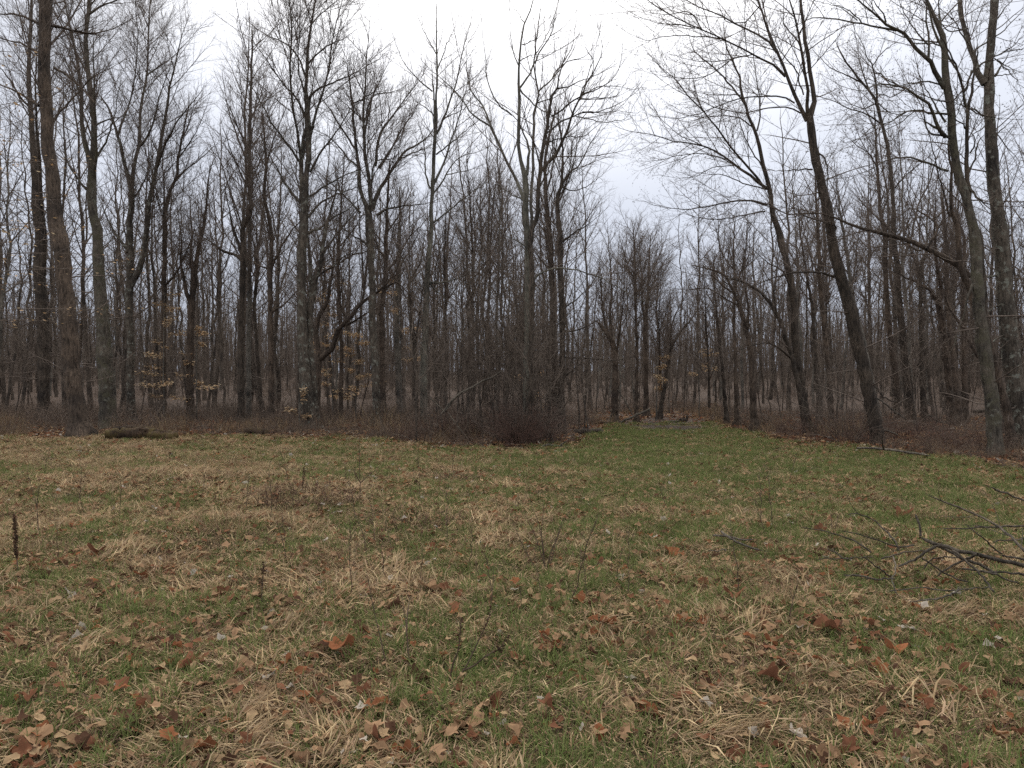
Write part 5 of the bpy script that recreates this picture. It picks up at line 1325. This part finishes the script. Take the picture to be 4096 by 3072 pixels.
# ------------------------------------------------------------------ dead grass clumps, weeds
rd = np.random.default_rng(61)
def clump(px, py, W, H, n, label, kind='straw', seed=0):
    r = np.random.default_rng(5000 + seed)
    D = CAM_H * FPX / (py - 1536.0)
    x, y = (px - 2048) / FPX * D, D
    root = empty('dead_grass_clump' if kind == 'straw' else 'bramble_clump', (x, y, float(gh(x, y))))
    tag(root, label, 'dead grass' if kind == 'straw' else 'bramble', 'withered clumps in the turf')
    m_ = MB()
    if kind == 'straw':
        blades(m_, n, r, W * .4, (H * .6, H * 1.5), (10, 75), (.002, .004), np.concatenate([STRAW * .8, BROWN * 1.2]), 0, .9)
        link('blades', m_.mesh('blades', GRASS, smooth=False), root)['kind'] = 'stuff'
    else:
        root2 = bush_mesh(5100 + seed, H, W, n * 2, BRAMBLE, .0036, 1.4)
        link('stems', root2, root)['kind'] = 'stuff'
        blades(m_, n * 2, r, W * .55, (.06, .2), (40, 88), (.003, .006), BROWN, .06, .4)
        link('blades', m_.mesh('blades', GRASS, smooth=False), root)['kind'] = 'stuff'
clump(850, 2160, .65, .16, 420, 'grey brown mop of dead grass left of the bramble mounds', 'straw', 1)
clump(620, 2290, .6, .14, 320, 'low tuft of bent dead grass in the left turf', 'straw', 2)
clump(1230, 2040, 1.0, .26, 60, 'wide purplish patch of low dead bramble round a dark stalk', 'bramble', 3)
clump(1120, 2020, .7, .2, 40, 'smaller dead bramble left of the dark stalk', 'bramble', 4)
clump(1640, 2110, .8, .2, 50, 'dead bramble patch with rust leaves near the middle', 'bramble', 5)
clump(1810, 1925, .5, .22, 40, 'small upright dead bramble farther out in the grass', 'bramble', 6)
clump(2200, 2235, .5, .12, 30, 'low reddish bramble at the foot of the many stemmed weed', 'bramble', 7)
clump(3010, 2330, .7, .14, 320, 'flattened dead grass mop left of the cut branches', 'straw', 8)
clump(900, 1870, 1.6, .30, 500, 'tall pale dead grass by the left edge of the clearing', 'straw', 9)
clump(180, 2210, .5, .15, 260, 'dead grass mop beside the dark seed stalk', 'straw', 10)
clump(1290, 2240, 1.0, .18, 340, 'brownish dead grass spread before the bramble mounds', 'straw', 11)
clump(3120, 2430, .5, .16, 240, 'bent straw tuft in front of the cut branches', 'straw', 12)

def weed(label, pts_list, ztop, seed, thick=.004, side=6, heads=0, pinlen=(.05, .2), head_t=(.5, 1)):
    """weed stems given as pixel polylines from the ground up; depth from the root of each"""
    r = np.random.default_rng(6000 + seed)
    px, py = pts_list[0][0]
    D = CAM_H * FPX / (py - 1536.0)
    base = at(px, py, D); base[2] = float(gh(base[0], base[1]))
    root = empty('dead_weed', base)
    tag(root, label, 'weed', 'dead weed stalks in the clearing')
    for pts in pts_list:
        Ds = D + np.linspace(0, 1, len(pts)) * r.uniform(-.15, .15)
        P = np.array([at(a, b, d_) for (a, b), d_ in zip(pts, Ds)])
        P[0, 2] = min(P[0, 2], base[2] - .02) if pts is pts_list[0] else P[0, 2]
        P = resample(P, 10)
        R = np.linspace(thick, thick * .4, 10)
        m_ = MB(); tubes(m_, P[None], R[None], 5)
        link('stem', m_.mesh('stem', WEED, origin=base), root)
        m2 = MB()
        if side:
            Ls = np.linalg.norm(np.diff(P, axis=0), axis=1).sum()
            P2, R2 = spawn(P[None], R[None], Ls / side, .3, 1, .22, pinlen, (25, 55), .1, .02, 4, .08, .006, .0012, r, .4); tubes(m2, P2, R2, 3)
            P3, R3 = spawn(P2, R2, .06, .4, 1, .4, (.02, .07), (25, 55), .1, 0, 3, .1, .005, .001, r, .4); tubes(m2, P3, R3, 3)
            if m2.v: link('twigs', m2.mesh('twigs', WEED, smooth=False, origin=base), root)
        if heads:
            n = heads
            t = r.uniform(head_t[0], head_t[1], n); f = t * 9; i = np.clip(f.astype(int), 0, 8); w = (f - i)[:, None]
            p = P[i] * (1 - w) + P[i + 1] * w
            env = np.sin(np.clip((t - head_t[0]) / (head_t[1] - head_t[0]), 0, 1) * 2.6 + .35)
            p = p + r.normal(0, 1, (n, 3)) * (.011 * env)[:, None]
            e1 = norm(r.normal(0, 1, (n, 3))) * .009; e2 = norm(np.cross(e1, r.normal(0, 1, (n, 3)))) * .006; e3 = norm(np.cross(e1, e2)) * .005
            v = np.stack([p - e1, p + e2, p + e3 - e2 * .5, p + e1], 1)
            k = np.arange(n)[:, None] * 4
            tr_ = np.concatenate([k + np.array([[0, 1, 2]]), k + np.array([[1, 3, 2]]), k + np.array([[0, 2, 3]]), k + np.array([[0, 3, 1]])])
            m3 = MB(); m3.add(v, None, tr_); link('seed_head', m3.mesh('seed_head', SEED, smooth=False, origin=base), root)
G1 = lambda *p: [(q[0] / 2.16, 1800 + q[1] / 2.16) for q in p]
G2 = lambda *p: [(1024 + q[0] / 2.16, 1800 + q[1] / 2.16) for q in p]
G3 = lambda *p: [(2048 + q[0] / 2.16, 1800 + q[1] / 2.16) for q in p]
H2 = lambda *p: [(1024 + q[0] / 2.16, 2400 + q[1] / 2.16) for q in p]
weed('dark brown seed stalk standing at the left edge of the clearing', [G1((158, 1090), (150, 980), (140, 850), (130, 700), (122, 555))], .5, 1, .0055, 0, 420, head_t=(.3, 1))
weed('thin dead weed with forked top behind the dark seed stalk', [G1((345, 765), (325, 620), (318, 480), (290, 380), (255, 270), (232, 180)), G1((318, 500), (330, 380), (345, 300))], .5, 2, .0045, 9)
weed('tall straight dark weed with paired side shoots, left of the middle', [G2((895, 500), (900, 300), (893, 100), (895, -60), (898, -160)), G2((893, 270), (860, 210), (830, 150)), G2((898, 290), (950, 240), (1060, 150))], .7, 3, .006, 7)
weed('short dark stalk rising from the purplish bramble patch', [G2((405, 480), (400, 360), (412, 240), (415, 140))], .4, 4, .006, 5, 120)
weed('many stemmed bare weed fanning out like a small shrub in mid grass', [G3((288, 1025), (262, 780), (220, 600), (160, 470)), G3((285, 1020), (255, 720), (268, 540), (272, 420)), G3((310, 1010), (360, 830), (440, 640), (520, 480)), G3((300, 1020), (345, 850), (410, 720), (440, 560)), G3((330, 990), (390, 760), (430, 620), (470, 560)), G3((205, 1025), (100, 840), (40, 700), (-20, 560)), G3((280, 1000), (200, 740), (140, 610), (110, 540))], .6, 5, .004, 5)
weed('tall thin weed stem leaning left in the near grass', [H2((1140, 575), (1085, 380), (1040, 180), (1000, 0), (975, -160), (950, -260))], .5, 6, .004, 3)
weed('grey paired weed stem just right of the tall thin leaning stem', [H2((1345, 610), (1315, 450), (1300, 250), (1275, 60), (1262, -60)), H2((1300, 300), (1310, 100), (1330, -20))], .5, 7, .0045, 3)
weed('dark leaning weed with branching top and round burrs, nearest the camera', [H2((1650, 765), (1800, 600), (1900, 400), (1965, 270), (2010, 160), (2035, 40)), H2((1800, 605), (1880, 570), (1990, 480), (2100, 420), (2180, 310)), H2((1670, 720), (1700, 560), (1745, 440), (1765, 260), (1775, 160))], .6, 8, .005, 5, 26, head_t=(.6, 1))
weed('slim brown weed in the left turf near a dark red leaf', [G2((270, 1020), (250, 880), (215, 730), (165, 590))], .4, 9, .0045, 5)
weed('straight dead weed at the far left side of the near turf', [G2((52, 1400), (50, 1240), (60, 1100), (66, 960))], .4, 10, .005, 4, 60)
weed('slender dark weed leaning over the dead grass before the bramble mounds', [G2((965, 920), (930, 740), (890, 630), (850, 520))], .4, 11, .004, 5)
weed('pale stemmed weed with few twigs right of the near middle', [G2((2010, 1470), (2040, 1240), (2050, 1100), (2055, 960))], .4, 12, .0032, 4)
weed('thin weed standing right of the many stemmed one', [G3((2195, 760), (2150, 600), (2110, 480), (2090, 380))], .4, 13, .004, 4)
weed('bare weed near the bramble in the far grass', [G2((1720, 250), (1700, 140), (1712, 40), (1722, -60))], .4, 14, .006, 8)
weed('low twiggy weed left of the cut branches', [[(3330, 2135), (3325, 2080), (3322, 2040)], [(3333, 2130), (3350, 2085), (3352, 2050)]], .3, 15, .004, 6)
weed('small dead weed in far grass left of the middle', [[(1385, 1965), (1383, 1900), (1378, 1850)]], .4, 16, .006, 8)

WM = []
for i in range(5):
    r = np.random.default_rng(6600 + i)
    H_ = [.32, .45, .55, .38, .28][i]
    z_ = np.linspace(-.02, H_, 10)
    P = np.stack([np.cumsum(r.normal(0, .008, 10)) + r.normal(0, .12) * z_, np.cumsum(r.normal(0, .008, 10)), z_], -1)
    ms, m2 = MB(), MB(); tubes(ms, P[None], np.linspace(.0036, .0015, 10)[None], 5)
    P2, R2 = spawn(P[None], np.full((1, 10), .003), .045, .3, 1, .28, (.05, .2), (25, 55), .1, .02, 4, .08, .006, .0015, r, .4); tubes(m2, P2, R2, 3)
    P3, R3 = spawn(P2, R2, .05, .4, 1, .4, (.02, .07), (25, 55), .1, 0, 3, .1, .005, .0012, r, .4); tubes(m2, P3, R3, 3)
    WM.append((ms.mesh('stem', WEED), m2.mesh('twigs', WEED, smooth=False)))
for i in range(40):
    py = 1900 + 620 * rd.random() ** 1.1
    px = rd.uniform(150, 2100) if rd.random() < .72 else rd.uniform(2100, 3500)
    D = CAM_H * FPX / (py - 1536.0); x = (px - 2048) / FPX * D
    root = empty('weed_stalk', (x, D, float(gh(x, D)))); root.rotation_euler = (rd.normal(0, .12), rd.normal(0, .12), rd.uniform(0, 6.28))
    s = rd.uniform(.7, 1.25); root.scale = (s, s, s)
    k = int(rd.integers(0, 5))
    nm = leaf_label(px, py, ['short brown', 'twiggy brown', 'tall thin', 'leaning brown', 'stubby dead'][k]).replace(' leaf', ' weed stalk', 1)
    tag(root, nm, 'weed', 'small dead weed stalks in the turf')
    link('stem', WM[k][0], root); link('twigs', WM[k][1], root)

# ------------------------------------------------------------------ cut branches on the right and fallen wood
def stick(label, pts, mat=STICK, twigs=0, seed=0, group='cut branches lying in the grass', name='fallen_branch', arms=(), broken=True):
    """pts: (x, y, height above ground, width px)"""
    r = np.random.default_rng(7000 + seed)
    def world(ps):
        out = []
        for x, y, z, w in ps:
            D = (CAM_H - z) * FPX / (y - 1536.0)
            for _k in range(4):
                gz = float(gh((x - 2048) / FPX * D, D))
                D = (CAM_H - z - .06 - gz) * FPX / (y - 1536.0)
            out.append(np.append(at(x, y, D), w * (.58 if w < 8 else .46) / FPX * D))
        return np.array(out)
    Q = world(pts)
    base = Q[np.argmin(Q[:, 2]), :3].copy()
    base[2] = float(gh(base[0], base[1]))
    root = empty(name, base)
    tag(root, label, 'branch', group)
    l = resample(Q, 14)
    l[1:-1, :3] += r.normal(0, .004, (12, 3))
    m_ = MB(); tubes(m_, l[None, :, :3], np.maximum(l[None, :, 3], .002), 7, tip=True)
    link('stem', m_.mesh('stem', mat, origin=base), root)
    for a in arms:
        q = resample(world(a), 8)
        ma = MB(); tubes(ma, q[None, :, :3], np.maximum(q[None, :, 3], .002), 6)
        link('side_branch', ma.mesh('side_branch', mat, origin=base), root)
    if twigs:
        m2 = MB()
        Ls = np.linalg.norm(np.diff(l[:, :3], axis=0), axis=1).sum()
        P2, R2 = spawn(l[None, :, :3], np.maximum(l[None, :, 3], .002), Ls / twigs, .1, .95, .3, (.1, .5), (25, 50), .1, .03, 5, .08, .006, .0014, r, .5); tubes(m2, P2, R2, 4)
        if m2.v: link('twigs', m2.mesh('twigs', mat, smooth=False, origin=base), root)
def K(zs, ws, *p):
    """pixels measured on the enlargement of the right hand part; heights and widths run from first to last"""
    n = len(p)
    return [(3072 + a / 2.16, 1800 + b / 2.16, zs[0] + (zs[-1] - zs[0]) * i / (n - 1), (ws[0] + (ws[-1] - ws[0]) * i / (n - 1)) / 2.16) for i, (a, b) in enumerate(p)]
stick('thickest cut branch, blunt end raised, with an upright stub', K((.12, .30), (42, 34), (2500, 1060), (2212, 1000), (2000, 950), (1750, 890), (1450, 810), (1300, 745)), twigs=3, seed=1, arms=[K((.30, .46), (22, 13), (1318, 745), (1312, 660), (1295, 610), (1268, 545))])
stick('dark branch lying just under the thickest one', K((.06, .24), (26, 30), (1960, 1070), (1870, 1010), (1680, 940), (1540, 850), (1380, 790)), seed=2, twigs=2)
stick('grey forked piece crossing under the blunt end', K((.05, .26), (18, 30), (1130, 1005), (1240, 960), (1350, 890), (1462, 822)), DEADWOOD, seed=3, twigs=2)
stick('crooked branch bending down left from the thick branch', K((.24, .05), (28, 12), (1815, 900), (1700, 950), (1560, 1020), (1450, 1100)), seed=4, twigs=2)
stick('reddish branch running steeply down to the right', K((.25, .02), (24, 18), (1590, 870), (1700, 950), (1800, 1040), (1880, 1130), (1970, 1240)), seed=5)
stick('long branch arching high over the pile from the right', K((.25, .62), (30, 8), (2350, 980), (2212, 860), (2050, 700), (1900, 600), (1700, 510), (1500, 435), (1350, 372)), seed=6, twigs=6)
stick('slim twig arching left, tip high above the grass', K((.03, .36), (15, 7), (1130, 870), (1090, 790), (1020, 700), (920, 610), (800, 560), (680, 550)), seed=7, twigs=3)
stick('longest slim twig pointing left from the pile', K((.03, .22), (15, 6), (890, 885), (830, 840), (720, 780), (600, 730), (450, 690), (270, 660)), seed=8, twigs=3)
stick('slim twig lying between the two arching ones', K((.03, .2), (13, 6), (1260, 822), (1100, 830), (950, 780), (800, 730), (585, 690)), seed=9, twigs=2)
stick('short bent twig at the left end of the pile', K((.02, .1), (13, 8), (730, 930), (640, 930), (580, 880), (500, 842)), seed=10, twigs=2)
stick('thin straight twig flat in the grass at the left end', K((.03, .05), (9, 6), (900, 925), (730, 932), (560, 942), (400, 950)), seed=11)
stick('grey branch lying flat below the left twigs', K((.04, .04), (12, 16), (1090, 1112), (900, 1110), (780, 1090), (635, 1076)), DEADWOOD, seed=12, twigs=2)
stick('dark twig slanting down right in the middle of the pile', K((.2, .03), (9, 13), (815, 920), (900, 980), (1000, 1050), (1065, 1105)), seed=13)
stick('nearly level twig reaching out behind the blunt end', K((.3, .34), (16, 7), (2300, 650), (2000, 662), (1700, 676), (1465, 686)), seed=14, twigs=3)
stick('thin dark twig slanting behind the thick branch', K((.12, .4), (13, 7), (2020, 895), (1900, 800), (1830, 740), (1690, 632)), seed=15, twigs=2)
stick('branch tip entering at the right edge, highest of the pile', K((.45, .64), (20, 12), (2330, 500), (2212, 435), (2050, 370), (1920, 322)), seed=16, twigs=2)
stick('long flat twig lying along the front of the pile', K((.03, .03), (10, 9), (1920, 1178), (1600, 1210), (1300, 1195), (1020, 1225)), DEADWOOD, seed=17, twigs=3)
stick('forked grey twig nearest the camera in the pile', K((.03, .08), (10, 14), (1230, 1312), (1430, 1290), (1560, 1250), (1650, 1195)), DEADWOOD, seed=18, twigs=3)
stick('pale branch lying low at the right edge', K((.06, .1), (24, 14), (2400, 1100), (2212, 1075), (1900, 1042), (1640, 1030)), DEADWOOD, seed=19, twigs=2)
stick('slim curved twig passing under the grey forked piece', K((.05, .2), (13, 8), (980, 942), (1150, 890), (1300, 872), (1450, 880)), seed=20)
stick('thin stalk curving across the middle of the pile', K((.22, .03), (12, 12), (1335, 940), (1450, 1010), (1560, 1080), (1760, 1150)), seed=21, twigs=2)
stick('thin pale twig hanging in front of the pile', K((.2, .02), (9, 9), (1080, 920), (1102, 1050), (1092, 1190), (1150, 1292)), DEADWOOD, seed=22)
stick('dark branch along the right edge above the pale one', K((.16, .2), (26, 14), (2400, 950), (2212, 945), (2100, 930), (2000, 905)), seed=23, twigs=2)
stick('short twig at the right edge behind the thick branch', K((.3, .3), (13, 9), (2330, 762), (2100, 778), (1920, 795)), seed=24)
stick('bow shaped twig curving over the thick branch', K((.05, .22), (11, 11), (1350, 1020), (1400, 960), (1500, 930), (1640, 935)), seed=25)
stick('dark twig at the far right, curved down to the grass', K((.02, .3), (12, 16), (2160, 1150), (2060, 1120), (1960, 1070), (1820, 1045)), seed=26, twigs=2)
J = lambda zs, ws, *p: [(2048 + a / 2.16, 1800 + b / 2.16, zs[0] + (zs[-1] - zs[0]) * i / (len(p) - 1), (ws[0] + (ws[-1] - ws[0]) * i / (len(p) - 1)) / 2.16) for i, (a, b) in enumerate(p)]
stick('crossed grey stick lying alone in the mid grass', J((.05, .03), (24, 12), (1810, 705), (1900, 770), (1980, 810), (2160, 872)), DEADWOOD, seed=30, group='fallen sticks in the grass', twigs=2, arms=[J((.04, .05), (15, 12), (1735, 738), (1870, 745), (1980, 775), (2112, 770))])
stick('thin grey twig flat on the turf left of the crossed stick', J((.03, .03), (9, 5), (1850, 858), (1780, 870), (1690, 868)), DEADWOOD, seed=31, group='fallen sticks in the grass')
stick('long pale stick lying along the woodland edge on the right', [(3430, 1792, .05, 9), (3530, 1796, .10, 10), (3640, 1810, .06, 10), (3725, 1823, .05, 8)], DEADWOOD, seed=32, group='fallen wood along the woodland edge', arms=[[(3535, 1797, .1, 7), (3530, 1775, .3, 5), (3528, 1750, .45, 3)]])
stick('long bare branch lying up over the brambles on the left of the thicket', [(1750, 1660, .9, 12), (1771, 1641, 1.0, 13), (1832, 1575, 1.32, 13), (1898, 1562, 1.4, 11), (2012, 1550, 1.42, 6)][:2] + [], DEADWOOD, seed=33, group='fallen wood along the woodland edge') if False else None
def limb_at(label, D, pts, mat=DEADWOOD, seed=0, name='fallen_branch', group='fallen wood along the woodland edge', twigs=4, arms=(), cat='branch'):
    r = np.random.default_rng(7500 + seed)
    Q = px_path(pts, D)
    base = Q[np.argmin(Q[:, 2]), :3].copy()
    root = empty(name, base); tag(root, label, cat, group)
    l = resample(Q, 14); l[1:-1, :3] += r.normal(0, .012, (12, 3))
    m_ = MB(); tubes(m_, l[None, :, :3], np.maximum(l[None, :, 3], .006), 8, tip=False)
    cap(m_, l[None, :, :3], np.maximum(l[None, :, 3], .006), 8)
    link('stem', m_.mesh('stem', mat, origin=base), root)
    for a in arms:
        q = resample(px_path(a, D), 8); ma = MB(); tubes(ma, q[None, :, :3], np.maximum(q[None, :, 3], .004), 6); link('side_branch', ma.mesh('side_branch', mat, origin=base), root)
    if twigs:
        m2 = MB(); Ls = np.linalg.norm(np.diff(l[:, :3], axis=0), axis=1).sum()
        P2, R2 = spawn(l[None, :, :3], l[None, :, 3], Ls / twigs, .2, .95, .3, (.3, 1.2), (30, 60), .1, .02, 5, .1, .006, .004, r, .5); tubes(m2, P2, R2, 4)
        link('twigs', m2.mesh('twigs', mat, smooth=False, origin=base), root)
limb_at('bare grey branch slanting up through the left of the thicket', 18.4, B2((1230,1250,10),(1335,1130,14),(1450,1065,13),(1560,1015,10),(1640,965,6)), seed=1, arms=[B2((1335,1130,10),(1290,1190,12),(1250,1245,8)), B2((1250,1240,10),(1180,1170,9),(1130,1130,6)), B2((1270,1240,8),(1320,1310,8),(1420,1440,9))])
limb_at('pale leaning pole propped at the end of the grassy track', 28.0, B3((700,1330,12),(740,1302,15),(830,1258,15),(915,1220,12)), seed=2, twigs=1)
limb_at('pale log lying across the end of the track', 29.3, B3((975,1312,12),(1040,1306,14),(1112,1300,14)), seed=3, twigs=0, name='log', cat='log')
limb_at('thin pale pole lying low left of the leaning pole', 28.0, B3((540,1325,9),(600,1314,10),(660,1305,9)), seed=4, twigs=0)
limb_at('pale log on the leaf litter deep among the right trunks', 27.0, B4((1060,1262,13),(1110,1290,14),(1180,1318,14),(1250,1326,11)), seed=5, twigs=2, name='log', cat='log')
limb_at('dark log lying in the right wood behind the mottled trunk', 36.0, B4((1365,1238,24),(1400,1236,24),(1452,1232,22)), BARK['dark'], seed=6, twigs=1, name='log', cat='log')
limb_at('pale branch beside the foot of the tall leaning trunk', 18.6, B4((735,1345,12),(780,1362,13),(860,1392,9)), seed=7, twigs=2)
limb_at('low bent branch on the leaf litter at the thicket front', 17.4, B3((205,1466,13),(255,1456,14),(305,1464,13),(360,1474,13),(430,1494,9)), seed=8, twigs=2, arms=[B3((320,1462,10),(350,1440,8),(390,1420,5))])
limb_at('dark rotten post standing at the thicket front', 18.0, B3((262,1462,26),(262,1420,24),(256,1382,18)), BARK['dark'], seed=9, twigs=0, name='stump', cat='stump')
limb_at('slanting dead branch right of the bowed trunk', 27.0, B3((700,1090,8),(740,1150,9),(800,1260,10)), seed=10, twigs=2)
limb_at('grey fallen branch slanting in the low brush of the right wood', 20.5, B4((700,1130,9),(780,1190,11),(840,1240,10),(920,1290,8)), seed=11, twigs=3)
limb_at('dark bent branch hanging low beside the tall leaning trunk', 19.5, B4((690,1040,8),(740,1110,9),(800,1160,9),(900,1180,6)), BARK['dark'], seed=12, twigs=3)

def log(label, D, x0, x1, yb, dia, mat, seed, knob=False):
    r = np.random.default_rng(7800 + seed)
    a, b_ = at(x0, yb, D), at(x1, yb, D)
    base = (a + b_) / 2; base[2] = float(gh(base[0], base[1]))
    root = empty('log', base); tag(root, label, 'log', 'fallen wood along the woodland edge')
    N = 16
    P = a + (b_ - a) * np.linspace(0, 1, N)[:, None]
    P[:, 2] = base[2] + dia * .42 + r.normal(0, .012, N); P[:, 1] += r.normal(0, .02, N)
    R = dia * .5 * (1 + r.normal(0, .07, N))
    m_ = MB(); tubes(m_, P[None], R[None], 14, tip=False)
    for e_ in (0, N - 1):
        k = 14; ring = m_.v[0].reshape(-1, 3)[e_ * k:(e_ + 1) * k]
        m_.add(np.vstack([ring, P[e_][None]]), None, np.stack([np.arange(k), (np.arange(k) + 1) % k, np.full(k, k)], -1))
    link('trunk', m_.mesh('trunk', mat, origin=base), root)
    if knob:
        m2 = MB(); q = np.array([P[-2], P[-2] + [.05, -.03, dia * .8], P[-2] + [.02, -.02, dia * 1.3]])
        q = resample(q, 6); tubes(m2, q[None], np.full((1, 6), dia * .35), 8); link('broken_stub', m2.mesh('broken_stub', mat, origin=base), root)
log('charred dark log end poking out of the thicket beside the track', 22.4, 2300, 2407, 1735, .19, BARK['dark'], 1)
log('short stubby log at the right end of the pale log across the track', 29.0, 2722, 2745, 1690, .16, BARK['dark'], 2, True)
log('black log in the shade left of the light brown forked tree', 30.0, 3715, 3765, 1655, .18, BARK['dark'], 3)
log('small dark log lying in litter under the light brown forked tree', 31.0, 3660, 3690, 1690, .14, BARK['dark'], 4)

# the mossy rotten trunk by the left trees
r = np.random.default_rng(99)
MOSSW = bark('mossy_wood', (0.035, 0.023, 0.015), (0.10, 0.065, 0.042), moss=(0.085, 0.062, 0.022))
D0 = 19.6
c0 = at(570, 1765, D0); c0[2] = float(gh(c0[0], c0[1]))
root = empty('mossy_log', c0)
tag(root, 'rotten mossy log lying low in the leaves right of the thick leaning trunk', 'log')
for nm, x0, x1, z0, z1, ra, dy in (('trunk', 425, 640, .16, .17, .16, .0), ('trunk', 600, 722, .14, .10, .13, -.12), ('branch', 452, 600, .30, .32, .07, .1), ('branch', 560, 715, .30, .18, .06, -.05)):
    a, b_ = at(x0, 1760, D0), at(x1, 1760, D0)
    N = 16
    P = a + (b_ - a) * np.linspace(0, 1, N)[:, None]
    P[:, 2] = c0[2] + np.linspace(z0, z1, N) + r.normal(0, .015, N); P[:, 1] += dy + r.normal(0, .03, N)
    m_ = MB(); tubes(m_, P[None], (ra * (1 + r.normal(0, .1, N)) * np.sin(np.linspace(.5, 2.7, N)) ** .5)[None], 12)
    link(nm, m_.mesh(nm, MOSSW, origin=c0), root)
m_ = MB(); a = np.linspace(0, 6.28, 18, endpoint=False)
c1 = at(1025, 1725, 22.0); c1[2] = float(gh(c1[0], c1[1])); root = empty('mossy_log', c1)
tag(root, 'small mossy log end among the brush left of the twin stemmed tree', 'log')
P = np.array([[c1[0] - .35 + .7 * t, c1[1] + .1 * t, c1[2] + .1 + .02 * math.sin(5 * t)] for t in np.linspace(0, 1, 10)])
tubes(m_, P[None], np.full((1, 10), .11), 10); link('trunk', m_.mesh('trunk', MOSSW, origin=c1), root)
